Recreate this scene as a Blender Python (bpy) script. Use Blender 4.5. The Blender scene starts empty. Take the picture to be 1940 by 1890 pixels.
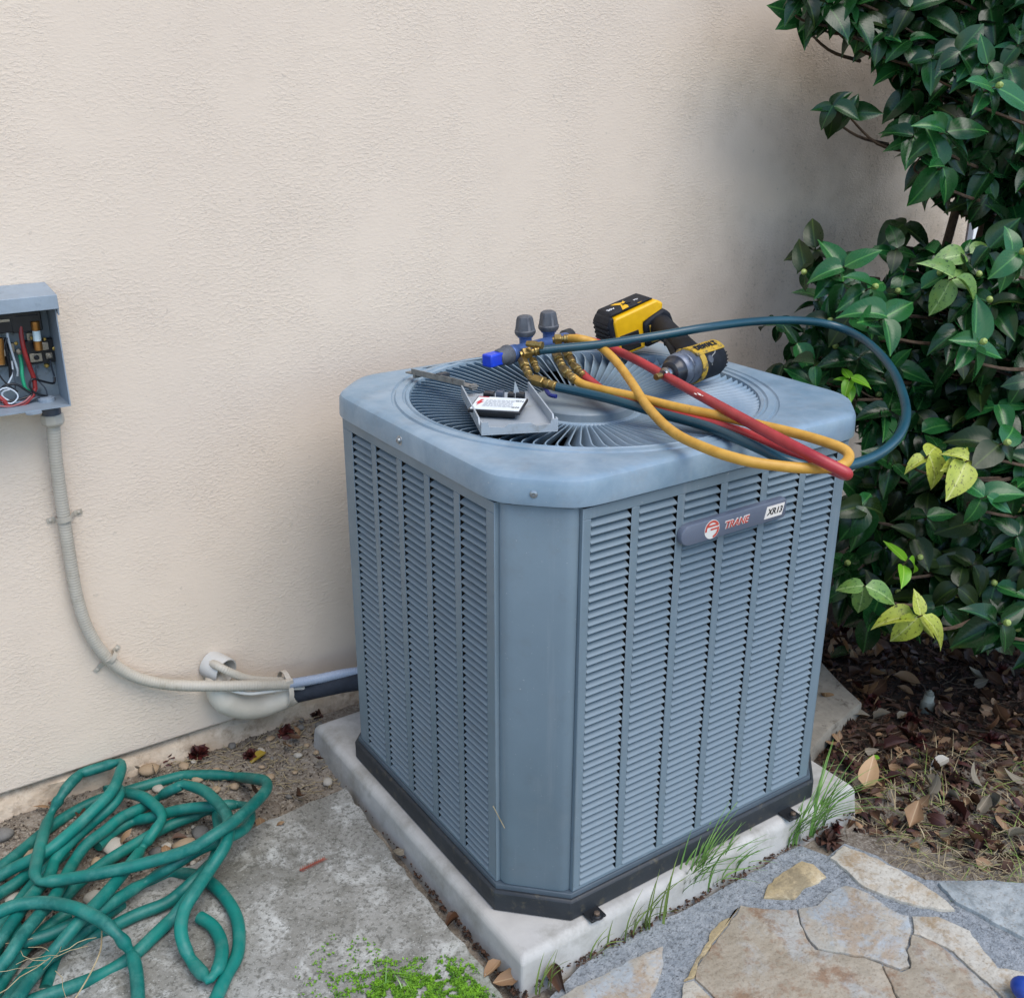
import bpy, bmesh, math, random
import numpy as np
from mathutils import Vector, Matrix
R = math.radians
rnd = random.Random(7)
scene = bpy.context.scene
COL = scene.collection

# ------------------------------------------------------------------ camera
CF = 1980.5842; CC = np.array([-1.2729, -1.5948, 1.5092]); YAW, PIT, ROL = .5943, .3713, .0021
_cy, _sy, _cp, _sp = math.cos(YAW), math.sin(YAW), math.cos(PIT), math.sin(PIT)
FW = np.array([_sy*_cp, _cy*_cp, -_sp]); RT = np.array([_cy, -_sy, 0.]); UP = np.cross(RT, FW)
_c, _s = math.cos(ROL), math.sin(ROL); RT, UP = _c*RT+_s*UP, -_s*RT+_c*UP
cam = bpy.data.cameras.new("camera"); camo = bpy.data.objects.new("camera", cam); COL.objects.link(camo)
cam.sensor_width = 36; cam.sensor_fit = 'HORIZONTAL'; cam.lens = 36*CF/1940; cam.clip_start = .05; cam.clip_end = 400
camo.matrix_world = Matrix(((RT[0], UP[0], -FW[0], CC[0]), (RT[1], UP[1], -FW[1], CC[1]), (RT[2], UP[2], -FW[2], CC[2]), (0, 0, 0, 1)))
scene.camera = camo

def at(px, py, ax, v):
    d = FW + RT*(px-970)/CF - UP*(py-945)/CF
    return Vector(CC + d*((v-CC[ax])/d[ax]))
def Z(px, py, z=0.): return at(px, py, 2, z)
def pj(P):
    d = np.array(P)-CC; w = d@FW
    return 970+CF*(d@RT)/w, 945-CF*(d@UP)/w

# ------------------------------------------------------------------ light
SUN_EL, SUN_AZ = R(60), R(170)          # azimuth measured from +Y towards +X
w = bpy.data.worlds.new("World"); scene.world = w; w.use_nodes = True
nt = w.node_tree; bg = nt.nodes['Background']
sky = nt.nodes.new('ShaderNodeTexSky'); sky.sky_type = 'NISHITA'; sky.sun_disc = False
sky.sun_elevation = SUN_EL; sky.sun_rotation = SUN_AZ; sky.air_density = 1.0; sky.dust_density = .5; sky.ozone_density = 1.0
nt.links.new(sky.outputs[0], bg.inputs[0]); bg.inputs[1].default_value = 0.15
sun = bpy.data.lights.new("sun", 'SUN'); sun.energy = 1.6; sun.angle = R(48); sun.color = (1, .92, .82)
suno = bpy.data.objects.new("sun", sun); COL.objects.link(suno)
sd = Vector((math.sin(SUN_AZ)*math.cos(SUN_EL), math.cos(SUN_AZ)*math.cos(SUN_EL), math.sin(SUN_EL)))
suno.rotation_euler = sd.to_track_quat('Z', 'Y').to_euler()
scene.view_settings.view_transform = 'Standard'; scene.view_settings.look = 'None'
scene.view_settings.exposure = 0.88; scene.view_settings.gamma = 1

# ------------------------------------------------------------------ materials
MATS = {}
def rgb(h):      # sRGB hex -> linear
    v = [int(h[i:i+2], 16)/255 for i in (0, 2, 4)]
    return tuple(x/12.92 if x <= .04045 else ((x+.055)/1.055)**2.4 for x in v)+(1,)
def mat(name, c1, c2=None, scale=20, rough=.5, metal=0, bump=0, bscale=100, c3=None, s3=60, m3=(.55, .7), spec=.5, coat=0, detail=5, rvar=0, bdist=.002):
    if name in MATS: return MATS[name]
    m = bpy.data.materials.new(name); m.use_nodes = True; n = m.node_tree.nodes; L = m.node_tree.links
    b = n['Principled BSDF']; b.inputs['Roughness'].default_value = rough; b.inputs['Metallic'].default_value = metal
    b.inputs['Specular IOR Level'].default_value = spec; b.inputs['Coat Weight'].default_value = coat
    c1 = rgb(c1) if isinstance(c1, str) else c1
    tc = n.new('ShaderNodeTexCoord'); out = None
    if c2 is None: b.inputs['Base Color'].default_value = c1
    else:
        c2 = rgb(c2) if isinstance(c2, str) else c2
        no = n.new('ShaderNodeTexNoise'); no.inputs['Scale'].default_value = scale; no.inputs['Detail'].default_value = detail; no.inputs['Roughness'].default_value = .65
        L.new(tc.outputs['Object'], no.inputs['Vector'])
        cr = n.new('ShaderNodeValToRGB'); cr.color_ramp.elements[0].position = .35; cr.color_ramp.elements[1].position = .68
        cr.color_ramp.elements[0].color = c1; cr.color_ramp.elements[1].color = c2
        L.new(no.outputs[0], cr.inputs[0]); out = cr.outputs[0]
        if c3:
            c3 = rgb(c3) if isinstance(c3, str) else c3
            n3 = n.new('ShaderNodeTexNoise'); n3.inputs['Scale'].default_value = s3; n3.inputs['Detail'].default_value = 6; n3.inputs['Roughness'].default_value = .7
            L.new(tc.outputs['Object'], n3.inputs['Vector'])
            r3 = n.new('ShaderNodeMapRange'); r3.inputs[1].default_value = m3[0]; r3.inputs[2].default_value = m3[1]
            L.new(n3.outputs[0], r3.inputs[0])
            mx = n.new('ShaderNodeMix'); mx.data_type = 'RGBA'; L.new(r3.outputs[0], mx.inputs[0]); L.new(out, mx.inputs[6]); mx.inputs[7].default_value = c3
            out = mx.outputs[2]
        L.new(out, b.inputs['Base Color'])
        if rvar:
            rr = n.new('ShaderNodeMapRange'); rr.inputs[3].default_value = rough-rvar; rr.inputs[4].default_value = rough+rvar
            L.new(no.outputs[0], rr.inputs[0]); L.new(rr.outputs[0], b.inputs['Roughness'])
    if bump:
        nb = n.new('ShaderNodeTexNoise'); nb.inputs['Scale'].default_value = bscale; nb.inputs['Detail'].default_value = 6
        L.new(tc.outputs['Object'], nb.inputs['Vector'])
        bu = n.new('ShaderNodeBump'); bu.inputs['Strength'].default_value = bump; bu.inputs['Distance'].default_value = bdist
        L.new(nb.outputs[0], bu.inputs['Height']); L.new(bu.outputs[0], b.inputs['Normal'])
    MATS[name] = m; return m
def nodes(m): return m.node_tree.nodes, m.node_tree.links, m.node_tree.nodes['Principled BSDF']
def N(n, t, **k):
    x = n.new(t)
    for a, v in k.items(): setattr(x, a, v)
    return x
def MX(n, L, f, a, b, blend='MIX'):
    x = n.new('ShaderNodeMix'); x.data_type = 'RGBA'; x.blend_type = blend
    for i, v in ((0, f), (6, a), (7, b)):
        if hasattr(v, 'is_output'): L.new(v, x.inputs[i])
        elif i == 0: x.inputs[0].default_value = v
        else: x.inputs[i].default_value = v
    return x.outputs[2]
def MR(n, L, v, a, b, c=0, d=1):
    x = n.new('ShaderNodeMapRange'); L.new(v, x.inputs[0])
    for i, q in ((1, a), (2, b), (3, c), (4, d)): x.inputs[i].default_value = q
    return x.outputs[0]
def NZ(n, L, vec, s, d=5, r=.6, dist=0):
    x = n.new('ShaderNodeTexNoise'); x.inputs['Scale'].default_value = s; x.inputs['Detail'].default_value = d; x.inputs['Roughness'].default_value = r; x.inputs['Distortion'].default_value = dist
    if vec is not None: L.new(vec, x.inputs['Vector'])
    return x.outputs[0]
def MT(n, L, op, a, b=0.):
    x = n.new('ShaderNodeMath'); x.operation = op
    for i, v in ((0, a), (1, b)):
        if hasattr(v, 'is_output'): L.new(v, x.inputs[i])
        else: x.inputs[i].default_value = v
    return x.outputs[0]

def stucco_mat():
    m = mat('stucco_paint', 'ddd0bf', rough=.9, spec=.2); n, L, b = nodes(m)
    tc = n.new('ShaderNodeTexCoord').outputs['Object']
    mp = n.new('ShaderNodeMapping'); L.new(tc, mp.inputs[0]); mp.inputs['Scale'].default_value = (1, 1, 1.9)
    v = mp.outputs[0]
    big = NZ(n, L, tc, 1.3, 4, .55); mid = NZ(n, L, tc, 14, 5, .65)
    c = MX(n, L, MR(n, L, big, .35, .68), (.70, .59, .475, 1), (.655, .55, .445, 1))
    c = MX(n, L, MR(n, L, mid, .5, .85, 0, .35), c, (.60, .50, .40, 1))
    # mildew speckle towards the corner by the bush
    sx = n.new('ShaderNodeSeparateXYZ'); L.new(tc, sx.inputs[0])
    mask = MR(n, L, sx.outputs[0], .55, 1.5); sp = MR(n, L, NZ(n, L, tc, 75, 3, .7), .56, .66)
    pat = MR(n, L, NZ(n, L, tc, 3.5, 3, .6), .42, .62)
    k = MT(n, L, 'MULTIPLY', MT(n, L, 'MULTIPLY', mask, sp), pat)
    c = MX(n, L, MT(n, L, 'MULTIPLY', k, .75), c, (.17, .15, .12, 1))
    c = MX(n, L, MT(n, L, 'MULTIPLY', MT(n, L, 'MULTIPLY', mask, pat), .5), c, (.34, .26, .18, 1))  # brown stain that also paints in the bush's shade and bounced colour
    # tiny dark pits over the whole wall
    pit = MR(n, L, NZ(n, L, tc, 55, 2, .5), .70, .74)
    c = MX(n, L, MT(n, L, 'MULTIPLY', pit, .3), c, (.35, .31, .26, 1))
    L.new(c, b.inputs['Base Color'])
    f = NZ(n, L, v, 110, 4, .6, .6); g = NZ(n, L, v, 92, 4, .65, .3); h = NZ(n, L, tc, 9, 3, .5, .8)
    fm = MR(n, L, NZ(n, L, tc, 3.4, 3, .6), .38, .66, .12, 1)
    gr = MR(n, L, g, .46, .66)
    hgt = MT(n, L, 'ADD', MT(n, L, 'MULTIPLY', MT(n, L, 'MULTIPLY', gr, fm), 1.0), MT(n, L, 'MULTIPLY', f, .45))
    hgt = MT(n, L, 'ADD', hgt, MT(n, L, 'MULTIPLY', h, 1.2))
    bu = n.new('ShaderNodeBump'); bu.inputs['Strength'].default_value = .5; bu.inputs['Distance'].default_value = .002
    L.new(hgt, bu.inputs['Height']); L.new(bu.outputs[0], b.inputs['Normal'])
    return m
def slab_mat(name, ca, cb, cc, moss, light=(.48, .49, .465, 1)):
    m = mat(name, 'ffffff', rough=.92, spec=.25); n, L, b = nodes(m)
    tc = n.new('ShaderNodeTexCoord').outputs['Object']
    c = MX(n, L, MR(n, L, NZ(n, L, tc, 5, 6, .7), .38, .64), ca, cb)
    c = MX(n, L, MR(n, L, NZ(n, L, tc, 3.2, 6, .7, .6), .50, .66, 0, .75), c, (.13, .125, .10, 1))
    c = MX(n, L, MR(n, L, NZ(n, L, tc, 11, 7, .75, .5), .50, .66), c, light)
    c = MX(n, L, MR(n, L, NZ(n, L, tc, 120, 4, .7), .5, .62, 0, .75), c, cc)
    c = MX(n, L, MR(n, L, NZ(n, L, tc, 230, 2, .6), .62, .7, 0, .6), c, light)
    if moss:
        sx = n.new('ShaderNodeSeparateXYZ'); L.new(tc, sx.inputs[0])
        mk = MR(n, L, sx.outputs[1], .12, -.34)
        mo = MR(n, L, MT(n, L, 'ADD', NZ(n, L, tc, 7, 6, .72), MT(n, L, 'MULTIPLY', mk, .10)), .52, .66)
        c = MX(n, L, MT(n, L, 'MULTIPLY', MT(n, L, 'MULTIPLY', mo, mk), .8), c, (.10, .12, .045, 1))
    L.new(c, b.inputs['Base Color'])
    bu = n.new('ShaderNodeBump'); bu.inputs['Strength'].default_value = .8; bu.inputs['Distance'].default_value = .004
    h = MT(n, L, 'ADD', MT(n, L, 'MULTIPLY', NZ(n, L, tc, 150, 4, .7), .3), NZ(n, L, tc, 24, 6, .7, .5))
    L.new(h, bu.inputs['Height']); L.new(bu.outputs[0], b.inputs['Normal'])
    return m
def paint_mat(name, base, dirt, dirt_amt, lo=0., hi=0., rough=.42, dust_sheen=None):
    """grey cabinet paint; dirt film gathers below height hi of the object (splash zone)"""
    m = mat(name, base, rough=rough, spec=.5); n, L, b = nodes(m)
    tc = n.new('ShaderNodeTexCoord').outputs['Object']
    c0 = rgb(base)
    c = MX(n, L, MR(n, L, NZ(n, L, tc, 6, 5, .6), .3, .7), c0, tuple(x*.88 for x in c0[:3])+(1,))
    c = MX(n, L, MR(n, L, NZ(n, L, tc, 18, 6, .7), .52, .72, 0, dirt_amt), c, dirt)
    if dust_sheen: c = MX(n, L, MR(n, L, NZ(n, L, tc, 7, 6, .65, .3), .35, .75, 0, dust_sheen[1]), c, dust_sheen[0])
    c = MX(n, L, MR(n, L, NZ(n, L, tc, 210, 2, .5), .72, .77, 0, .4), c, (.5, .5, .48, 1))
    mp = n.new('ShaderNodeMapping'); L.new(tc, mp.inputs[0]); mp.inputs['Scale'].default_value = (38, 38, 1.6)
    c = MX(n, L, MR(n, L, NZ(n, L, mp.outputs[0], 1, 5, .7), .58, .80, 0, .30), c, (.33, .35, .36, 1))
    c = MX(n, L, MR(n, L, NZ(n, L, tc, 3.1, 6, .75), .55, .75, 0, .22), c, (.30, .32, .32, 1))
    L.new(c, b.inputs['Base Color'])
    L.new(MR(n, L, NZ(n, L, tc, 15, 5, .6), .3, .7, rough-.06, rough+.14), b.inputs['Roughness'])
    bu = n.new('ShaderNodeBump'); bu.inputs['Strength'].default_value = .12; bu.inputs['Distance'].default_value = .002
    L.new(NZ(n, L, tc, 60, 3), bu.inputs['Height']); L.new(bu.outputs[0], b.inputs['Normal'])
    return m
def leaf_mat(name, ca, cb, rib, rough=.28, spots=None, trans=0.12, spec=.5, coat=.0, vary=.25):
    m = mat(name, ca, rough=rough, spec=spec, coat=coat); n, L, b = nodes(m)
    uv = n.new('ShaderNodeUVMap').outputs[0]; sx = n.new('ShaderNodeSeparateXYZ'); L.new(uv, sx.inputs[0])
    geo = n.new('ShaderNodeNewGeometry'); rv = geo.outputs['Random Per Island']
    tc = n.new('ShaderNodeTexCoord').outputs['Object']
    ca = rgb(ca) if isinstance(ca, str) else ca; cb = rgb(cb) if isinstance(cb, str) else cb; rib = rgb(rib) if isinstance(rib, str) else rib
    c = MX(n, L, rv, ca, cb)
    ax = MT(n, L, 'ABSOLUTE', MT(n, L, 'SUBTRACT', sx.outputs[0], .5))
    # side veins
    ph = MT(n, L, 'SUBTRACT', MT(n, L, 'MULTIPLY', sx.outputs[1], 9.), MT(n, L, 'MULTIPLY', ax, 7.))
    vn = MR(n, L, MT(n, L, 'ABSOLUTE', MT(n, L, 'SUBTRACT', MT(n, L, 'FRACT', ph), .5)), .0, .07, .13, 0)
    c = MX(n, L, vn, c, rib)
    c = MX(n, L, MR(n, L, ax, .018, .04, .9, 0), c, rib)
    if spots:
        c = MX(n, L, MR(n, L, NZ(n, L, uv, 9, 4, .7), .56, .62, 0, .9), c, rgb(spots))
        c = MX(n, L, MR(n, L, NZ(n, L, uv, 3, 3, .6), .55, .75, 0, .5), c, (.25, .33, .05, 1))
    bf = geo.outputs['Backfacing']
    L.new(c, b.inputs['Base Color']); L.new(MR(n, L, bf, 0, 1, spec, .12), b.inputs['Specular IOR Level'])
    L.new(MR(n, L, NZ(n, L, tc, 30, 3), .3, .7, rough-.08, rough+.18), b.inputs['Roughness'])
    bu = n.new('ShaderNodeBump'); bu.inputs['Strength'].default_value = .35; bu.inputs['Distance'].default_value = .002; bu.invert = True
    L.new(vn, bu.inputs['Height']); L.new(bu.outputs[0], b.inputs['Normal'])
    if trans:
        tr = n.new('ShaderNodeBsdfTranslucent'); L.new(c, tr.inputs[0]); ms = n.new('ShaderNodeMixShader'); ms.inputs[0].default_value = trans
        o = n['Material Output']; L.new(b.outputs[0], ms.inputs[1]); L.new(tr.outputs[0], ms.inputs[2]); L.new(ms.outputs[0], o.inputs[0])
    return m

# ------------------------------------------------------------------ mesh tools
def catmull(P, n=8, closed=False):
    P = [Vector(p) for p in P]; out = []
    k = len(P)
    for i in range(k-1):
        p0 = P[i-1] if i else P[0]*2-P[1]; p1 = P[i]; p2 = P[i+1]; p3 = P[i+2] if i+2 < k else P[-1]*2-P[-2]
        for j in range(n):
            t = j/n
            # centripetal-ish: plain uniform is fine for these
            out.append(.5*((2*p1)+(-p0+p2)*t+(2*p0-5*p1+4*p2-p3)*t*t+(-p0+3*p1-3*p2+p3)*t**3))
    out.append(P[-1]); return out
class MB:
    def __init__(s): s.v = []; s.f = []; s.uv = None
    def add(s, v, f):
        o = len(s.v); s.v += [tuple(x) for x in v]; s.f += [tuple(i+o for i in q) for q in f]; return s
    def box(s, c, d, rot=None, taper=1):
        c = Vector(c); V = []
        for z in (-1, 1):
            for x, y in ((-1, -1), (1, -1), (1, 1), (-1, 1)):
                k = taper if z > 0 else 1
                p = Vector((x*d[0]/2*k, y*d[1]/2*k, z*d[2]/2))
                if rot: p = rot @ p
                V.append(c+p)
        return s.add(V, [(3, 2, 1, 0), (4, 5, 6, 7), (0, 1, 5, 4), (1, 2, 6, 5), (2, 3, 7, 6), (3, 0, 4, 7)])
    def tube(s, P, r, n=12, caps=True, flat=None):
        P = [Vector(p) for p in P]; k = len(P); rr = r if isinstance(r, (list, tuple)) else [r]*k
        t = (P[1]-P[0]).normalized(); a = t.orthogonal().normalized(); V = []; F = []
        for i in range(k):
            t2 = (P[min(i+1, k-1)]-P[max(i-1, 0)])
            if t2.length > 1e-9:
                t2.normalize(); a = t.rotation_difference(t2) @ a; t = t2
            a = (a-t*a.dot(t)).normalized(); b = t.cross(a)
            for j in range(n):
                an = 2*math.pi*j/n; V.append(P[i]+(a*math.cos(an)+b*math.sin(an))*rr[i])
        for i in range(k-1):
            for j in range(n): F.append((i*n+j, i*n+(j+1) % n, (i+1)*n+(j+1) % n, (i+1)*n+j))
        if caps: F.append(tuple(range(n-1, -1, -1))); F.append(tuple((k-1)*n+j for j in range(n)))
        return s.add(V, F)
    def cyl(s, a, b, r, r2=None, n=16): return s.tube([a, b], [r, r if r2 is None else r2], n)
    def lathe(s, o, d, prof, n=20):
        o = Vector(o); d = Vector(d).normalized(); a = d.orthogonal().normalized(); b = d.cross(a); V = []; F = []
        for t, r in prof:
            for j in range(n):
                an = 2*math.pi*j/n; V.append(o+d*t+(a*math.cos(an)+b*math.sin(an))*max(r, 1e-5))
        k = len(prof)
        for i in range(k-1):
            for j in range(n): F.append((i*n+j, i*n+(j+1) % n, (i+1)*n+(j+1) % n, (i+1)*n+j))
        F.append(tuple(range(n-1, -1, -1))); F.append(tuple((k-1)*n+j for j in range(n)))
        return s.add(V, F)
    def prism(s, poly, z0, z1, inset=0.):
        """vertical prism of a 2-D outline; inset > 0 makes a chamfered top edge"""
        poly = [Vector((p[0], p[1])) for p in poly]; n = len(poly)
        ar = sum(poly[i].x*poly[(i+1) % n].y-poly[(i+1) % n].x*poly[i].y for i in range(n))
        if ar < 0: poly.reverse()
        rings = [(poly, z0)]
        def off(d):
            o = []
            for i in range(n):
                e1 = (poly[i]-poly[i-1]).normalized(); e2 = (poly[(i+1) % n]-poly[i]).normalized()
                nn = Vector((-e1.y-e2.y, e1.x+e2.x))
                if nn.length < 1e-6: nn = Vector((-e1.y, e1.x))
                o.append(poly[i]+nn.normalized()*d)
            return o
        if inset:
            rings += [(poly, z1-inset), (off(inset*.35), z1-inset*.3), (off(inset), z1)]
        else: rings += [(poly, z1)]
        V = []; F = []
        for P, z in rings: V += [(p.x, p.y, z) for p in P]
        for k in range(len(rings)-1):
            for i in range(n): F.append((k*n+i, k*n+(i+1) % n, (k+1)*n+(i+1) % n, (k+1)*n+i))
        F.append(tuple(range(n-1, -1, -1))); F.append(tuple((len(rings)-1)*n+i for i in range(n)))
        return s.add(V, F)
    def build(s, name, m, parent=None, org=None, smooth=35, bevel=0, bseg=2, **tags):
        if org is None: org = parent['_o'] if parent is not None and '_o' in parent else (0, 0, 0)
        org = Vector(org); me = bpy.data.meshes.new(name)
        me.from_pydata([tuple(Vector(p)-org) for p in s.v], [], s.f)
        if s.uv:
            ul = me.uv_layers.new(name='UVMap'); k = 0
            for q in s.f:
                for i in q: ul.data[k].uv = s.uv[i]; k += 1
        me.validate(); me.update()
        return link(name, me, m, parent, org, smooth, bevel, bseg, **tags)
def link(name, me, m, parent=None, org=(0, 0, 0), smooth=35, bevel=0, bseg=2, **tags):
    if m: me.materials.append(m)
    if smooth:
        me.shade_smooth(); me.set_sharp_from_angle(angle=R(smooth))
    o = bpy.data.objects.new(name, me); COL.objects.link(o); put(o, parent, org)
    if bevel:
        b = o.modifiers.new('bevel', 'BEVEL'); b.width = bevel; b.segments = bseg; b.limit_method = 'ANGLE'; b.angle_limit = R(35)
    for k, v in tags.items(): o[k] = v
    return o
def put(o, parent, org):
    org = Vector(org); o['_o'] = tuple(org)
    if parent is not None:
        o.parent = parent; o.location = org-Vector(parent['_o'])
    else: o.location = org
def thing(name, label, cat, org, group=None):
    o = bpy.data.objects.new(name, None); o.empty_display_size = .05; COL.objects.link(o); o.location = org; o['_o'] = tuple(org)
    o['label'] = label; o['category'] = cat
    if group: o['group'] = group
    return o
def mesh_text(body, size, shear=0, offset=0, extrude=.0004):
    cu = bpy.data.curves.new('t', 'FONT'); cu.body = body; cu.size = size; cu.shear = shear; cu.offset = offset; cu.extrude = extrude
    cu.align_x = 'CENTER'; cu.align_y = 'CENTER'; cu.resolution_u = 3
    o = bpy.data.objects.new('t', cu); COL.objects.link(o); bpy.context.view_layer.update()
    me = bpy.data.meshes.new_from_object(o.evaluated_get(bpy.context.evaluated_depsgraph_get()))
    bpy.data.objects.remove(o); return me
def text(name, body, size, M, m, parent, shear=0, offset=0, **tags):
    """flat lettering; M: 4x4 placing text plane (x right, y up, z out)"""
    me = mesh_text(body, size, shear, offset); me.transform(M)
    org = Vector(parent['_o']); me.transform(Matrix.Translation(-org))
    return link(name, me, m, parent, org, 0, **tags)
def frame(o, x, y):
    x = Vector(x).normalized(); z = x.cross(Vector(y)).normalized(); y = z.cross(x)
    return Matrix(((x.x, y.x, z.x, o[0]), (x.y, y.y, z.y, o[1]), (x.z, y.z, z.z, o[2]), (0, 0, 0, 1)))
def jitter_poly(P, step, amp, seed):
    r = random.Random(seed); out = []; n = len(P); P = [Vector((p[0], p[1])) for p in P]
    for i in range(n):
        a, b = P[i], P[(i+1) % n]; k = max(1, int((b-a).length/step))
        for j in range(k):
            q = a.lerp(b, j/k); out.append(q+Vector((r.uniform(-amp, amp), r.uniform(-amp, amp))))
    return out

# ------------------------------------------------------------------ ground
def ground():
    m = mat('soil', 'ffffff', rough=.97, spec=.15); n, L, b = nodes(m)
    tc = n.new('ShaderNodeTexCoord').outputs['Object']
    c = MX(n, L, MR(n, L, NZ(n, L, tc, 9, 7, .7), .36, .66), (.13, .105, .08, 1), (.30, .26, .21, 1))
    c = MX(n, L, MR(n, L, NZ(n, L, tc, 90, 5, .75), .48, .62, 0, .8), c, (.36, .33, .28, 1))
    c = MX(n, L, MR(n, L, NZ(n, L, tc, 70, 5, .8, 1), .54, .64, 0, .8), c, (.055, .04, .03, 1))
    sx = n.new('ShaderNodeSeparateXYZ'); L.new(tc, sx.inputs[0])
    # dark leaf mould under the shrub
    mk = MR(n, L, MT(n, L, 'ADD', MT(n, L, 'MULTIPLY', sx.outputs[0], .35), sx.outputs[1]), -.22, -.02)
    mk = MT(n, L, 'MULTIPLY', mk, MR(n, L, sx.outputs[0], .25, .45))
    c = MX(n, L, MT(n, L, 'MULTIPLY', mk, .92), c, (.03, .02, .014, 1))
    L.new(c, b.inputs['Base Color'])
    bu = n.new('ShaderNodeBump'); bu.inputs['Strength'].default_value = 1; bu.inputs['Distance'].default_value = .008
    L.new(MT(n, L, 'ADD', NZ(n, L, tc, 45, 6, .75), MT(n, L, 'MULTIPLY', NZ(n, L, tc, 160, 4, .7), .4)), bu.inputs['Height']); L.new(bu.outputs[0], b.inputs['Normal'])
    # fine patch in the middle, coarse out to the horizon, one sheet
    xs = [-150, -60, -20, -8, -4]+[-2.4+i*.03 for i in range(171)]+[4, 8, 20, 60, 150]
    ys = [-150, -60, -20, -8, -4]+[-1.8+i*.03 for i in range(82)]+[.9, 2, 5, 20, 60, 150]
    from mathutils import noise
    V = []; F = []
    for y in ys:
        for x in xs:
            z = -.012+.006*noise.noise(Vector((x*4, y*4, 0)))+.008*noise.noise(Vector((x*13, y*13, 3))) if abs(x) < 3 and abs(y) < 2 else -.012
            if -.2 > x > -1.6 and y > .3: z += .030*min(1, (y-.3)/.2)
            V.append((x, y, z))
    nx = len(xs)
    for j in range(len(ys)-1):
        for i in range(nx-1): F.append((j*nx+i, j*nx+i+1, (j+1)*nx+i+1, (j+1)*nx+i))
    MB().add(V, F).build('ground', m, kind='structure', smooth=180)
ground()

# ------------------------------------------------------------------ house wall
WY = .58
def house():
    t = thing('house', 'beige stucco house wall behind the air conditioner', 'house', (0, WY, 0))
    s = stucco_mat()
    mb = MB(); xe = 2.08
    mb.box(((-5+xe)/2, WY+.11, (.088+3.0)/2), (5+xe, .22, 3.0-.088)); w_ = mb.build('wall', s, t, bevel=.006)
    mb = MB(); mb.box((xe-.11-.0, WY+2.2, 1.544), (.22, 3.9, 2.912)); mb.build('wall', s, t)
    fm = mat('foundation_concrete', 'b8a48c', 'd6c6b0', 12, .93, bump=.8, bscale=60, c3='8c7660', s3=25, m3=(.5, .75), bdist=.006)
    # rough foundation strip with broken plaster edge
    V = []; F = []; nx = 260
    from mathutils import noise
    for i in range(nx+1):
        x = -3+i*(xe+2.98)/nx
        for k in range(7):
            z = -.05+k*.0235; y = WY+.012-.010*(6-k)/6-.010*noise.noise(Vector((x*9, z*20, 1)))-.006*noise.noise(Vector((x*30, z*40, 5)))
            if k == 6: y = WY+.05
            V.append((x, y, z))
    for i in range(nx):
        for k in range(6): F.append((i*7+k, (i+1)*7+k, (i+1)*7+k+1, i*7+k+1))
    MB().add(V, F).build('foundation', fm, t, smooth=60)
house()

# ------------------------------------------------------------------ beyond the corner
def beyond():
    t = thing('neighbour_house', 'pale lavender house wall glimpsed past the stucco corner', 'house', (5.2, 3.6, 0))
    lv = mat('lavender_siding', '9a9cb4', 'a8aac0', 3, .8); dk = mat('brown_trim', '3a2a26', rough=.8)
    mb = MB()
    mb.box((5.2, 3.64, 1.5), (4.5, .2, 3)); mb.build('wall', lv, t)
    for k in range(12): MB().box((5.2, 3.53, 1.32+k*.13), (4.5, .02, .118)).build('siding_board', lv, t)
    MB().box((5.2, 3.5, .62), (4.5, .05, 1.22)).build('base_board', mat('dark_fence_wood', '4a3a34', '2e2320', 8, .85), t)
    p = at(1846, 420, 1, 3.2)
    mb = MB(); mb.box((p.x, 3.2, p.z-.9), (.05, .05, 2.0)); mb.box((p.x, 3.2, p.z+.12), (.09, .09, .03))
    tt = mb.build('fence_post', mat('white_paint', 'e8e8e4', rough=.6), None, (p.x, 3.2, 0), bevel=.004)
    tt['label'] = 'white painted post standing just past the stucco house corner'; tt['category'] = 'post'
beyond()

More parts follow.
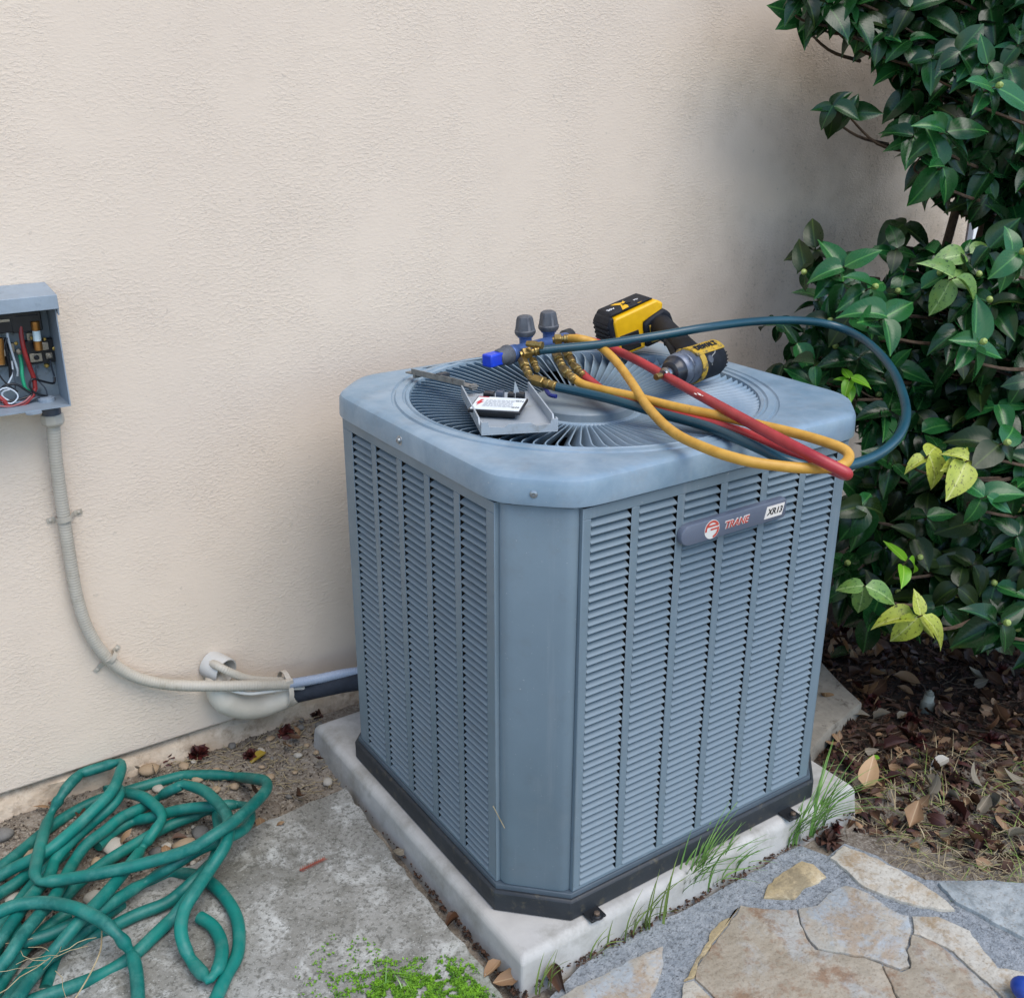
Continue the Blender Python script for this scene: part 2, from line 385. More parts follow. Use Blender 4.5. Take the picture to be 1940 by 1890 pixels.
# ------------------------------------------------------------------ pads and slabs
pad_m = mat('pad_plastic', 'a9a7a2', 'bab8b2', 7, .62, bump=.25, bscale=80, c3='8b887f', s3=9, m3=(.48, .72))
def pads():
    P = [(-.456, -.421), (.445, -.421), (.445, .474), (-.456, .474)]
    mb = MB()
    def ring(d, z): return [(-.456-d, -.421-d, z), (.445+d, -.421-d, z), (.445+d, .474+d, z), (-.456-d, .474+d, z)]
    V = ring(.008, -.02)+ring(.0, .066)+ring(-.010, .076)
    F = [(3, 2, 1, 0), (8, 9, 10, 11)]
    for k in range(2):
        for i in range(4): F.append((k*4+i, k*4+(i+1) % 4, (k+1)*4+(i+1) % 4, (k+1)*4+i))
    mb.add(V, F); mb.build('equipment_pad', pad_m, None, (0, 0, 0), smooth=0, bevel=.006, bseg=3, label='pale grey square equipment pad under the air conditioner', category='pad')
    q = [(.45, -.0), Z(1558, 1400, .03), Z(1645, 1330, .03), Z(1550, 1280, .03), (.5, .25)]
    poly = [(.452, .22), (.452, -.30), (.60, -.215), (.80, -.13), (.86, .03), (.82, .30)]
    poly = [(.455, -.26), tuple(Z(1560, 1392, .035))[:2], tuple(Z(1632, 1330, .035))[:2], tuple(Z(1600, 1300, .035))[:2], (.95, .22), (.455, .40)]
    mb = MB(); mb.prism(jitter_poly(poly, .05, .003, 3), -.03, .035, .006)
    mb.build('concrete_slab', mat('old_slab', '6f6a60', '8d877b', 14, .93, c3='4e463c', s3=30, bump=.6, bscale=90), None, (.6, 0, 0), label='dirty grey concrete slab behind the right end of the pad', category='slab')
    sm = slab_mat('mossy_concrete', (.19, .187, .165, 1), (.33, .33, .305, 1), (.10, .10, .085, 1), True)
    P = [(655, 1490), (725, 1590), (800, 1690), (880, 1785), (960, 1890), (1010, 1960), (1000, 2100), (-300, 2100), (-200, 1930), (0, 1850), (130, 1760), (255, 1690), (380, 1625), (490, 1560), (590, 1515)]
    mb = MB(); mb.prism(jitter_poly([Z(x, y, .03) for x, y in P], .02, .0035, 5), -.03, .03, .006)
    mb.build('paving_slab', sm, None, (-.7, -.3, 0), smooth=25, label='weathered grey paving slab with green moss beside the garden hose', category='slab')
pads()

# ------------------------------------------------------------------ flagstones
def flagstones():
    mm = mat('mortar', '7a8084', '9a9ea0', 60, .95, bump=1, bscale=220, c3='565a5c', s3=150, m3=(.5, .65), bdist=.004)
    def z2(x, y, z=.012): return Z(1100+x/2.3095, 1450+y/2.3095, z)
    base = [(-250, 1130), (-120, 1000), (0, 880), (150, 775), (300, 700), (480, 610), (640, 530), (800, 440), (960, 345), (1080, 390), (1150, 340), (1300, 400), (1500, 500), (1940, 505), (2300, 520), (2600, 1500), (-400, 1500)]
    t = MB().prism(jitter_poly([z2(x, y, .010) for x, y in base], .03, .004, 11), -.03, .010).build('path', mm, None, (.2, -.7, 0), smooth=0, kind='structure')
    st = {
     's1': ([(800, 577), (820, 520), (880, 465), (965, 415), (1020, 425), (1075, 480), (1040, 505), (985, 525), (960, 555), (940, 578), (870, 580)], 'tan'),
     's2': ([(1095, 400), (1150, 345), (1240, 380), (1370, 440), (1500, 515), (1600, 590), (1640, 628), (1560, 625), (1440, 600), (1330, 565), (1230, 520), (1160, 450)], 'cream'),
     's3': ([(1560, 508), (1700, 500), (1940, 512), (2150, 520), (2150, 850), (1940, 750), (1840, 700), (1740, 640), (1640, 590)], 'grey'),
     's4': ([(700, 612), (800, 622), (945, 628), (960, 690), (990, 755), (1030, 803), (1240, 838), (1315, 862), (1345, 930), (1385, 1016), (1420, 1200), (700, 1200), (590, 1016), (540, 965), (502, 930), (520, 860), (590, 770), (650, 690)], 'rust'),
     's5': ([(953, 626), (1040, 608), (1100, 545), (1160, 522), (1230, 540), (1300, 580), (1350, 625), (1437, 655), (1447, 730), (1423, 800), (1440, 875), (1400, 887), (1315, 855), (1235, 830), (1042, 798), (990, 740), (965, 690)], 'pale'),
     's6': ([(1453, 738), (1560, 772), (1640, 835), (1700, 893), (1800, 973), (1900, 1100), (1900, 1200), (1430, 1200), (1395, 1016), (1352, 935), (1328, 872), (1400, 897), (1447, 885), (1432, 802)], 'rust'),
     's7': ([(1446, 655), (1560, 657), (1700, 720), (1830, 880), (1940, 900), (2150, 930), (2150, 1200), (1910, 1200), (1850, 1010), (1703, 880), (1600, 788), (1456, 730)], 'cream'),
     's8': ([(-20, 965), (120, 900), (250, 830), (360, 787), (362, 860), (340, 920), (300, 1016), (250, 1200), (-250, 1200), (-150, 1050)], 'pale'),
     's9': ([(440, 1016), (450, 945), (498, 938), (535, 970), (585, 1020), (690, 1200), (430, 1200)], 'cream'),
     's10': ([(650, 662), (690, 618), (640, 690), (580, 770), (515, 860), (498, 925), (458, 938), (500, 860), (555, 765), (590, 700)], 'tan')}
    pal = {'tan': ('a08f6a', 'b8a583', '8a7d62', 'c9bda0'), 'cream': ('aca594', 'bfbaae', '9e8a6e', 'bab5a8'), 'grey': ('8a9294', '9da3a2', '767c7c', 'a8adab'),
           'rust': ('988c78', 'aea594', '8c735c', 'a4a49e'), 'pale': ('9c998e', 'aca292', '9ea4a6', '9a866e')}
    for i, (k, (P, c)) in enumerate(st.items()):
        a, b_, c_, d_ = pal[c]
        m = mat('stone_'+c, a, b_, 9, .85, bump=1, bscale=38, c3=c_, s3=16, m3=(.5, .62), detail=7, bdist=.006)
        if len(m.node_tree.nodes) < 13:
            n, L, bs = nodes(m); cur = bs.inputs['Base Color'].links[0].from_socket
            tc = n.new('ShaderNodeTexCoord').outputs['Object']
            c2 = MX(n, L, MR(n, L, NZ(n, L, tc, 7, 7, .7, .4), .50, .60, 0, .8), cur, rgb(d_)); c2 = MX(n, L, MR(n, L, NZ(n, L, tc, 42, 5, .7), .54, .64, 0, .6), c2, rgb(c_))
            c2 = MX(n, L, MR(n, L, NZ(n, L, tc, 140, 4, .7), .53, .66, 0, .5), c2, (.16, .12, .08, 1))
            L.new(c2, bs.inputs['Base Color'])
        h = .0145+.002*(i % 3)
        org = z2(*P[0]); org.z = 0
        poly = jitter_poly([z2(x, y, h) for x, y in P], .012, .0022, 20+i)
        MB().prism(poly, -.02, h, .0008 if k == 's10' else .0025).build('stone', m, t, org, smooth=28)
flagstones()

# ------------------------------------------------------------------ condenser
AX, AY, CH = .42, .384, .100
ZB, ZT = .121, .893
def octo(ax, ay, c):
    return [(-ax+c, -ay), (ax-c, -ay), (ax, -ay+c), (ax, ay-c), (ax-c, ay), (-ax+c, ay), (-ax, ay-c), (-ax, -ay+c)]
def rho(th, ax, ay, c, p=46):
    u = (math.cos(th), math.sin(th)); s = 0; q = math.sqrt(.5); dc = (ax+ay-c)*q
    for nx, ny, d in ((1, 0, ax), (-1, 0, ax), (0, 1, ay), (0, -1, ay), (q, q, dc), (q, -q, dc), (-q, q, dc), (-q, -q, dc)):
        k = (u[0]*nx+u[1]*ny)/d
        if k > 0: s += k**p
    return s**(-1/p)
def condenser():
    t = thing('air_conditioner', 'grey louvred outdoor air conditioner with round fan grille on top', 'air conditioner', (0, 0, .076))
    body = paint_mat('cabinet_paint', '6d7e88', (.12, .135, .14, 1), .3)
    top = paint_mat('cover_paint', '6e8798', (.12, .14, .155, 1), .45, rough=.34, dust_sheen=((.42, .50, .56, 1), .5))  # pale blue film: dust plus sky brightness painted into the cover
    dark = mat('dark_inside', '0d0f11', rough=.9, spec=.1)
    panm = mat('pan_plastic', '1c2126', '2a2f34', 10, .55, c3='4c483c', s3=45, m3=(.56, .72), bump=.2)
    # base pan
    mb = MB(); mb.prism(octo(AX+.012, AY+.012, CH+.004), .077, ZB+.001, .005); pan = mb.build('base_pan', panm, t, smooth=25, bevel=.006)
    mb = MB(); mb.prism(octo(AX+.004, AY+.004, CH), ZB-.002, ZB+.010, .002); mb.build('base_rim', mat('rim_paint', '3f4b54', '4c5862', 8, .5), t, smooth=25)
    lug = mat('lug_black', '16181b', rough=.5)
    for px, py in ((1128, 1735), (1499, 1546)):
        p = Z(px, py, .079); p.y = min(p.y, -AY-.022)
        mb = MB(); mb.box((p.x, p.y+.006, .081), (.034, .034, .005)); mb.lathe((p.x, p.y-.004, .083), (0, 0, 1), [(0, .013), (.002, .013), (.002, .008), (.004, .008)])
        b_ = mb.build('mounting_bracket', lug, t, bevel=.001)
        MB().lathe((p.x, p.y-.004, .0872), (0, 0, 1), [(0, .006), (.004, .006), (.005, .004)], 6).build('screw', mat('rusty_steel', '6a5a4c', '8a7a6c', 90, .5, .7), b_)
    # dark core with coil
    mb = MB(); mb.prism(octo(AX-.026, AY-.026, CH), .11, .892); mb.f = mb.f[:-1]
    mb.build('coil', mat('coil_fins', '191614', '241f1c', 30, .8, bump=.5, bscale=200), t, smooth=0)
    # corner panels: rounded strips over the chamfers
    g = .0055
    corners = [((-AX, -AY+CH), (-AX+CH, -AY)), ((AX-CH, -AY), (AX, -AY+CH)), ((AX, AY-CH), (AX-CH, AY)), ((-AX+CH, AY), (-AX, AY-CH))]
    for (a, b_) in corners:
        a, b_ = Vector(a), Vector(b_); d = (b_-a).normalized(); nrm = Vector((d.y, -d.x)); a = a+d*g; b_ = b_-d*g; Lw = (b_-a).length
        prof = []
        for i in range(15):
            s = i/14; e = min(s, 1-s)*Lw; k = min(1, e/.022)
            o_ = -.009*(1-math.sqrt(max(0, 1-(1-k)**2)))
            prof.append(a+d*(s*Lw)+nrm*(o_+.0025))
        V = []; F = []; zs = (ZB+.010, ZB+.014, ZT-.004, ZT)
        for z in zs:
            ins = .002 if z in (zs[0], zs[3]) else 0
            for p in prof: q = p-nrm*ins; V.append((q.x, q.y, z))
        npf = len(prof)
        for k in range(3):
            for i in range(npf-1): F.append((k*npf+i, k*npf+i+1, (k+1)*npf+i+1, (k+1)*npf+i))
        # returns
        base = len(V)
        for z in zs:
            for p in (prof[0], prof[-1]): q = p-nrm*.02; V.append((q.x, q.y, z))
        for k in range(3):
            F.append((k*npf, (k+1)*npf, base+(k+1)*2, base+k*2)); F.append((k*npf+npf-1, base+k*2+1, base+(k+1)*2+1, (k+1)*npf+npf-1))
        MB().add(V, F).build('corner_panel', body, t, smooth=40)
    # louvred panels
    NR, Z0, Z1 = 49, .138, .873
    pitch = (Z1-Z0)/NR
    fx = [(-.301, -.204), (-.183, -.088), (-.068, .024), (.041, .129), (.145, .215), (.231, .300)]
    fx = [(-.301+i*.1015, -.301+i*.1015+.085) for i in range(6)]; fx = [(a*1.0+.0, b) for a, b in fx]
    ly = [(-.256+i*.1035, -.256+i*.1035+.083) for i in range(5)]
    SL = {}
    def slat_mesh(width, flip):
        """stamped louvre in local coords: x along, y depth (+ inward), z up"""
        k = (round(width, 4), flip)
        if k in SL: return SL[k]
        prof = [(-.0020, -.0012), (-.0034, .0006), (-.0008, .0034), (.0062, .0078), (.0140, .0118)]
        V = []; F = []; th = .0009
        for side in (0, 1):
            for i, (y, z) in enumerate(prof):
                cut = .0005+.0035*(i/4)
                for x in (0, width):
                    xx = x
                    if (x == width) != flip: xx = x-cut if x else cut
                    V.append((xx, y+(th if side else 0)*.8, z-(th if side else 0)))
        n = len(prof)
        for i in range(n-1):
            F.append((i*2, i*2+1, i*2+3, i*2+2)); o = n*2; F.append((o+i*2, o+i*2+2, o+i*2+3, o+i*2+1))
            F.append((i*2, i*2+2, o+i*2+2, o+i*2)); F.append((i*2+1, o+i*2+1, o+i*2+3, i*2+3))
        F.append((0, n*2, n*2+1, 1)); F.append((n*2-2, n*2-1, 4*n-1, 4*n-2))
        me = bpy.data.meshes.new('louvre'); me.from_pydata(V, [], F); me.materials.append(body); me.shade_smooth(); me.set_sharp_from_angle(angle=R(50)); SL[k] = me
        return me
    count = 0
    for fi, (ang, cols, half, off, u0) in enumerate(((0, fx, AX-CH, AY, 0), (-90, ly, AY-CH, AX, 1), (180, fx, AX-CH, AY, 2), (90, ly, AY-CH, AX, 3))):
        rot = Matrix.Rotation(R(ang), 4, 'Z')
        # local panel: x along (viewer's right), y = -off at the face, inward +y
        if ang == -90: cols_l = [(-b, -a) for a, b in ly][::-1]
        else: cols_l = cols
        W = half-.003
        mb = MB(); th = .0022
        def strip(x0, x1, z0, z1): mb.box(((x0+x1)/2, -off+th/2, (z0+z1)/2), (x1-x0, th, z1-z0))
        strip(-W, W, ZB+.010, Z0); strip(-W, W, Z1, ZT)
        edges = [-W]+[e for c in cols_l for e in c]+[W]
        for i in range(0, len(edges), 2): strip(edges[i], edges[i+1], Z0, Z1)
        for sx in (-W, W): mb.box((sx, -off+.010, (ZB+.01+ZT)/2), (th, .020, ZT-ZB-.01))
        mb.v = [tuple((rot @ Vector(v))) for v in mb.v]
        pn = mb.build('louvre_panel', body, t, smooth=20, bevel=.0009 if fi < 2 else 0, bseg=1)
        if fi > 1: continue
        rest = MB(); order = cols_l if fi == 0 else cols_l[::-1]
        for ci, (a, b_) in enumerate(order):
            me = slat_mesh(b_-a, fi == 1)
            for r in range(NR):
                p = Vector((a, -off+.0022, Z0+r*pitch+.0008))
                M = rot @ Matrix.Translation(p)
                if count < 294+6 and (fi == 0 or r >= NR-6):
                    o = bpy.data.objects.new('louvre', me); COL.objects.link(o); o.parent = pn
                    o.matrix_local = Matrix.Translation(-Vector(t['_o'])) @ M; o['_o'] = tuple(M.translation); count += 1
                else: rest.add([M @ v.co for v in me.vertices], [tuple(q.vertices) for q in me.polygons])
        if rest.v: rest.build('louvre', body, pn, kind='stuff', smooth=50)
    # cover ------------------------------------------------------------
    cx, cy, RG, RH = -.010, .018, .350, .118
    NA = 200; V = []; F = []
    rings = [(.0, .905, 'o', -.004), (.0, .897, 'o', .004), (.0, .898, 'o', .0085), (.0, .903, 'o', .0090), (.0, .934, 'o', .0080), (.0, .9405, 'o', .0055), (.0, .9445, 'o', .0005), (.0, .9463, 'o', -.006), (.0, .947, 'o', -.020),
             (.5, .9465, 'c', .036), (1, .946, 'c', .036), (1, .9425, 'c', .0335), (1, .9425, 'c', .0295), (1, .9465, 'c', .027), (1, .9475, 'c', .014), (1, .9435, 'c', .0115), (1, .9435, 'c', .009), (1, .947, 'c', .006), (1, .945, 'c', 0.), (1, .930, 'c', -.004), (1, .900, 'c', -.004)]
    for (bl, z, kd, d) in rings:
        for i in range(NA):
            th = 2*math.pi*i/NA
            # outer point around origin, circle point around (cx,cy)
            ro = rho(th, AX+d if kd == 'o' else AX-.020, AY+d if kd == 'o' else AY-.020, CH)
            po = Vector((ro*math.cos(th), ro*math.sin(th)))
            pc = Vector((cx+(RG+(d if kd == 'c' else .036))*math.cos(th), cy+(RG+(d if kd == 'c' else .036))*math.sin(th)))
            # keep the ring inside the outline
            q = po.lerp(pc, bl if kd == 'c' else 0)
            lim = rho(math.atan2(q.y, q.x), AX-.006, AY-.006, CH)
            if kd == 'c' and q.length > lim: q = q.normalized()*lim
            dz = 0
            if kd == 'c' and bl < 1: dz = .0022*math.sin(th*3+1)*0
            V.append((q.x, q.y, z+dz))
    for k in range(len(rings)-1):
        for i in range(NA): F.append((k*NA+i, k*NA+(i+1) % NA, (k+1)*NA+(i+1) % NA, (k+1)*NA+i))
    cov = MB().add(V, F).build('top_cover', top, t, smooth=30)
    # screws on the cover side
    sc = mat('screw_steel', '8f979c', 'aab1b5', 60, .35, .8)
    def screw(p, nrm, r=.0075):
        nrm = Vector(nrm).normalized()
        o = MB().lathe(p, nrm, [(-.001, r*1.5), (.0005, r*1.45), (.0012, r*.9), (.0045, r*.85), (.006, r*.5), (.006, r*.3), (.0045, r*.28)], 14).build('screw', sc, cov, smooth=40); return o
    q = math.sqrt(.5)
    pc = at(1016, 934, 0, -.378); n1 = Vector((-q, -q, 0)); base = Vector((-AX+CH/2, -AY+CH/2, .918)); screw(base+n1*.009+Vector((-.004, .004, 0)), n1)
    screw((.02, -AY-.0085, .916), (0, -1, 0)); screw((AX-CH/2+.009*q, -AY+CH/2-.009*q, .918), (q, -q, 0))
    screw((-AX-.0085, .02, .918), (-1, 0, 0), .0065)
    # radial vanes
    NV = 98; prof = []
    def zt_(r): return .9445-.030*(RG-r)/(RG-RH)
    vanem = top
    V = []; F = []
    st = []
    for r, tw, tang in ((RH+.004, .0, 0), (.17, 0, 0), (.22, 0, 0), (.27, 0, 0), (.303, 0, 0), (.320, 0, .0010), (.336, 0, .0045), (.347, 0, .0105)):
        h = .027 if r < .32 else (.022 if r < .34 else .007)
        st.append((r, tang, h))
    for side in (0, 1):
        for r, tg, h in st:
            zt = zt_(r)-.001; thk = .0013*(1 if side else -1)
            V.append((r, tg+thk, zt)); V.append((r, tg-h*.66+thk, zt-h))
    n = len(st)
    for i in range(n-1):
        a = i*2; o = n*2
        F += [(a, a+1, a+3, a+2), (o+a, o+a+2, o+a+3, o+a+1), (a, a+2, o+a+2, o+a), (a+1, o+a+1, o+a+3, a+3)]
    F += [(0, n*2, n*2+1, 1), (n*2-2, n*2-1, 4*n-1, 4*n-2)]
    vm = bpy.data.meshes.new('grille_vane'); vm.from_pydata(V, [], F); vm.materials.append(top); vm.shade_smooth(); vm.set_sharp_from_angle(angle=R(40))
    for i in range(NV):
        o = bpy.data.objects.new('grille_vane', vm); COL.objects.link(o); o.parent = cov
        o.matrix_local = Matrix.Translation(Vector((cx, cy, 0))-Vector(t['_o'])) @ Matrix.Rotation(2*math.pi*i/NV, 4, 'Z'); o['_o'] = (cx, cy, .9)
    # hub
    zh = zt_(RH)
    mb = MB(); mb.lathe((cx, cy, 0), (0, 0, 1), [(zh-.028, RH+.004), (zh-.004, RH+.006), (zh, RH+.003), (zh+.001, RH-.004), (zh-.002, RH-.008), (zh-.002, RH-.012)], 96)
    mb.build('hub_ring', top, cov, smooth=45)
    mb = MB(); mb.lathe((cx, cy, 0), (0, 0, 1), [(zh-.012, RH-.012), (zh+.012, RH-.014), (zh+.0155, RH-.017), (zh+.0175, RH-.024), (zh+.019, RH-.06), (zh+.0195, 0)], 96)
    mb.build('hub_cap', paint_mat('hub_paint', '6c7c86', (.16, .17, .165, 1), .5, rough=.45, dust_sheen=((.36, .36, .33, 1), .3)), cov, smooth=35)
    # fan and shroud under the grille
    mb = MB(); mb.lathe((cx, cy, 0), (0, 0, 1), [(.78, RG-.01), (.895, RG-.002)], 64); mb.f = mb.f[:-2]
    mb.build('fan_shroud', dark, t, smooth=60)
    fan = MB().lathe((cx, cy, 0), (0, 0, 1), [(.80, .05), (.85, .05), (.86, .03)], 24).build('fan', mat('fan_grey', '2c3034', rough=.6), t)
    for k in range(3):
        mb = MB(); V = []; F = []
        for i in range(7):
            r = .05+.27*i/6; wd = .5-.12*i/6
            for j in range(5):
                a = 2*math.pi*k/3+(j/4-.5)*wd*2; V.append((cx+r*math.cos(a), cy+r*math.sin(a), .80+.045*j/4))
        for i in range(6):
            for j in range(4): F.append((i*5+j, i*5+j+1, (i+1)*5+j+1, (i+1)*5+j))
        mb.add(V, F).build('fan_blade', MATS['fan_grey'], fan, smooth=60)
    mb = MB(); mb.prism(octo(AX-.03, AY-.03, CH), .785, .795); mb.build('dark_backing', dark, t, smooth=0)  # black sheet added below the fan to stand for the shaded depth
    # badge -----------------------------------------------------------------
    bm = mat('badge_face', '5c6474', '656d7c', 6, .35, spec=.6); yb = -AY-.004
    x0, x1, zc, hh = -.112, .146, .7985, .0195
    def bp(x0, x1, h, cut):
        P = []
        for i in range(9): a = math.pi/2+math.pi*i/8; P.append((x0+h+h*math.cos(a)*1.1, zc+h*math.sin(a)))
        P += [(x1-h*.3, zc-h), (x1, zc-h*.75), (x1, zc+h*.75), (x1-h*.3, zc+h)]
        return P
    mb = MB(); mb.prism(bp(x0, x1, hh, 0), 0, .012, .0025); mb.v = [(v[0], yb-v[2]+.003, v[1]) for v in mb.v]; mb.f = [tuple(reversed(q)) for q in mb.f]
    bd = mb.build('badge', bm, t, smooth=30, label='grey oval brand badge with red round emblem')
    yf = yb-.009; tilt = 0
    def onb(x, z=zc): return frame((x, yf-.0004, z), (1, 0, 0), (0, 0, 1))
    cxm = x0+.070
    mb = MB(); mb.lathe((cxm, yf+.0003, zc), (0, -1, 0), [(0, .0178), (.0007, .0178)], 40); em = mb.build('emblem', mat('emblem_white', 'e6e2d8', rough=.45), bd, smooth=0)
    redm = mat('emblem_red', 'c4453a', 'd4604e', 60, .45)
    def arc(r0, r1, a0, a1, n=20):
        V = []; F = []
        for i in range(n+1):
            a = R(a0+(a1-a0)*i/n)
            V += [(cxm+r0*math.cos(a), yf-.0008, zc+r0*math.sin(a)), (cxm+r1*math.cos(a), yf-.0008, zc+r1*math.sin(a))]
        for i in range(n): F.append((i*2, i*2+1, i*2+3, i*2+2))
        return V, F
    mb = MB(); mb.add(*arc(.0125, .0168, 20, 190)); mb.add(*arc(.0125, .0168, -80, 10))
    for (a, b_, c_, d_) in ((-.012, .013, .0050, .0088), (-.004, .013, -.0015, .0018)): mb.add([(cxm+a, yf-.0009, zc+c_), (cxm+b_, yf-.0009, zc+c_), (cxm+b_, yf-.0009, zc+d_), (cxm+a, yf-.0009, zc+d_)], [(0, 1, 2, 3)])
    mb.build('emblem_mark', redm, bd, smooth=0)
    text('lettering', 'TRANE', .0185, onb(.012+.004), mat('letter_white', 'e4ddd4', rough=.4), bd, .3, .0012)
    text('lettering', 'TRANE', .0185, frame((.012+.0046, yf-.0012, zc-.0005), (1, 0, 0), (0, 0, 1)), redm, bd, .3, .0001)
    mb = MB(); sh = .006
    mb.add([(.088, yf-.0006, zc-.0115), (.134, yf-.0006, zc-.0115), (.134+sh, yf-.0006, zc+.0115), (.088+sh, yf-.0006, zc+.0115), (.088, yf, zc-.0115), (.134, yf, zc-.0115), (.134+sh, yf, zc+.0115), (.088+sh, yf, zc+.0115)], [(0, 1, 2, 3), (4, 7, 6, 5), (0, 4, 5, 1), (1, 5, 6, 2), (2, 6, 7, 3), (3, 7, 4, 0)])
    mb.build('model_plate', MATS['letter_white'], bd, smooth=0)
    text('lettering', 'XR13', .0165, onb(.114), mat('letter_black', '0c0c0e', rough=.4), bd, .3, .0003).location.y -= .0004
    # pale scratch stalk lying on the corner panel
condenser()

# ------------------------------------------------------------------ fan-top clutter: manifold, hoses, driver, lid
brass = mat('brass', '8a7444', 'a8905a', 80, .36, .85, c3='4a3c22', s3=120, m3=(.6, .75))
steel = mat('bright_steel', '9a9ca0', 'b4b6ba', 40, .25, .95)
def P(x, y, z): return Z(x, y, z)
def fitting(mb, a, b, r):
    """brass flare fitting: hex body, thinner neck, collar"""
    a, b = Vector(a), Vector(b); d = b-a; L_ = d.length
    mb.lathe(a, d, [(0, r*.60), (L_*.60, r*.60), (L_, r*.62)], 12)
    mb.lathe(a, d, [(L_*.10, r*.9), (L_*.13, r*1.05), (L_*.46, r*1.05), (L_*.49, r*.88)], 6)
    mb.lathe(a, d, [(L_*.60, r*.7), (L_*.62, r*.86), (L_*.70, r*.86), (L_*.72, r*.76), (L_*.76, r*.86), (L_*.90, r*.84), (L_*.92, r*.7)], 14)
def manifold():
    o = P(1020, 690, .96)
    t = thing('gauge_manifold', 'blue refrigerant manifold with grey knobs and brass fittings on the fan grille', 'manifold', (o.x, o.y, .955))
    blue = mat('manifold_blue', '3c5484', '50699a', 40, .38, .35); grey = mat('knob_grey', '43464c', '54585e', 60, .55)
    a = P(948, 676, 1.0); b = P(1078, 642, 1.0); ax = (b-a).normalized(); up = Vector((0, 0, 1)); fr = ax.cross(up).normalized()
    if fr.y > 0: fr = -fr
    mb = MB(); mb.tube([a+ax*.03, b-ax*.01], .0165, 20)
    mb.lathe(a+ax*.026, ax, [(0, .014), (.004, .019), (.02, .019), (.024, .0165)], 20)
    mb.build('body', blue, t, bevel=.001)
    k1 = P(996, 655, 1.005); k2 = P(1040, 645, 1.005)
    for k, px, py in ((k1, 992, 607), (k2, 1035, 598)):
        tp = P(px, py, k.z+.062); d = Vector((0, 0, 1))*.9+(ax*-.06)
        d.normalize()
        MB().lathe(k, d, [(0, .0135), (.018, .0135), (.02, .017), (.024, .0175), (.027, .014)], 20).build('bonnet', blue, t)
        prof = [(.024, .0200), (.029, .0226), (.034, .0226), (.036, .0212), (.058, .0178), (.063, .0160), (.065, .012)]
        m_ = MB(); m_.lathe(k, d, prof, 24)
        # grip flutes
        n = 24; V = m_.v
        for i, (tt, r) in enumerate(prof):
            if i in (3, 4, 5):
                for j in range(n):
                    if j % 4 in (0, 1):
                        p = Vector(V[i*n+j]); c = k+d*tt; V[i*n+j] = tuple(c+(p-c)*.90)
        m_.build('knob', grey, t, smooth=30)
    # left hand knob, lying, with royal blue cap
    l0 = a+ax*.030; dl = (-ax+Vector((0, 0, -.02))).normalized()
    m_ = MB(); m_.lathe(l0, dl, [(0, .017), (.006, .0215), (.012, .0215), (.015, .0190), (.036, .0175), (.040, .0150)], 24); m_.build('knob', grey, t, smooth=30)
    rb = mat('royal_blue_plastic', '1236b4', '1a44c8', 30, .32)
    c_ = l0+dl*.052; rm = frame(c_, dl, up).to_3x3()
    MB().box(c_, (.040, .026, .027), rm).build('valve_cap', rb, t, bevel=.003)
    # right end cap, dark
    m_ = MB(); m_.lathe(b-ax*.012+fr*-.01, (ax+up*.12).normalized(), [(0, .011), (.01, .0175), (.03, .0165), (.034, .012)], 20); m_.build('knob', mat('dark_rubber', '1d1f22', '2a2c30', 50, .6), t)
    # sight port
    q = P(1008, 652, 1.025); e = q+fr*.022+ax*.006
    m_ = MB(); m_.lathe(q, (e-q), [(-.012, .006), (0, .0075), (.01, .0075), (.011, .006), (.018, .006), (.0185, .0078), (.024, .0078)], 14); m_.build('service_port', brass, t)
    # hose ends: (start, end) of the brass pieces
    def piece(a_, b_, r, nm='fitting'):
        m_ = MB(); fitting(m_, a_, b_, r); m_.build(nm, brass, t, smooth=30, bevel=.0005)
    piece(P(985, 672, 1.0), P(1028, 662, 1.008), .0125)
    piece(P(1047, 644, 1.018), P(1082, 641, 1.022), .0115)
    for (x0, y0, z0, x1, y1, z1, r) in ((988, 680, .992, 1003, 712, .976, .0105), (1008, 680, .990, 1018, 702, .978, .0085), (1052, 668, .994, 1066, 696, .980, .0105), (1070, 664, .994, 1086, 690, .980, .0105)):
        piece(P(x0, y0, z0), P(x1, y1, z1), r)
    piece(P(1006, 717, .974), P(1058, 734, .970), .0115, 'hose_end'); piece(P(1064, 697, .980), P(1090, 722, .972), .0105, 'hose_end'); piece(P(1085, 692, .980), P(1106, 712, .974), .0095, 'hose_end')
    m_ = MB(); m_.tube(catmull([P(1002, 708, .977), P(1004, 716, .974), P(1012, 721, .973)], 4), .006, 8); m_.build('elbow', brass, t)
    m_ = MB(); m_.tube(catmull([P(1026, 733, .957), P(1034, 739, .960), P(1042, 748, .962), P(1054, 751, .962)], 5), [.003]*6+[.0042]*10, 8); m_.build('valve_lever', mat('navy_lever', '16246c', rough=.4), t)
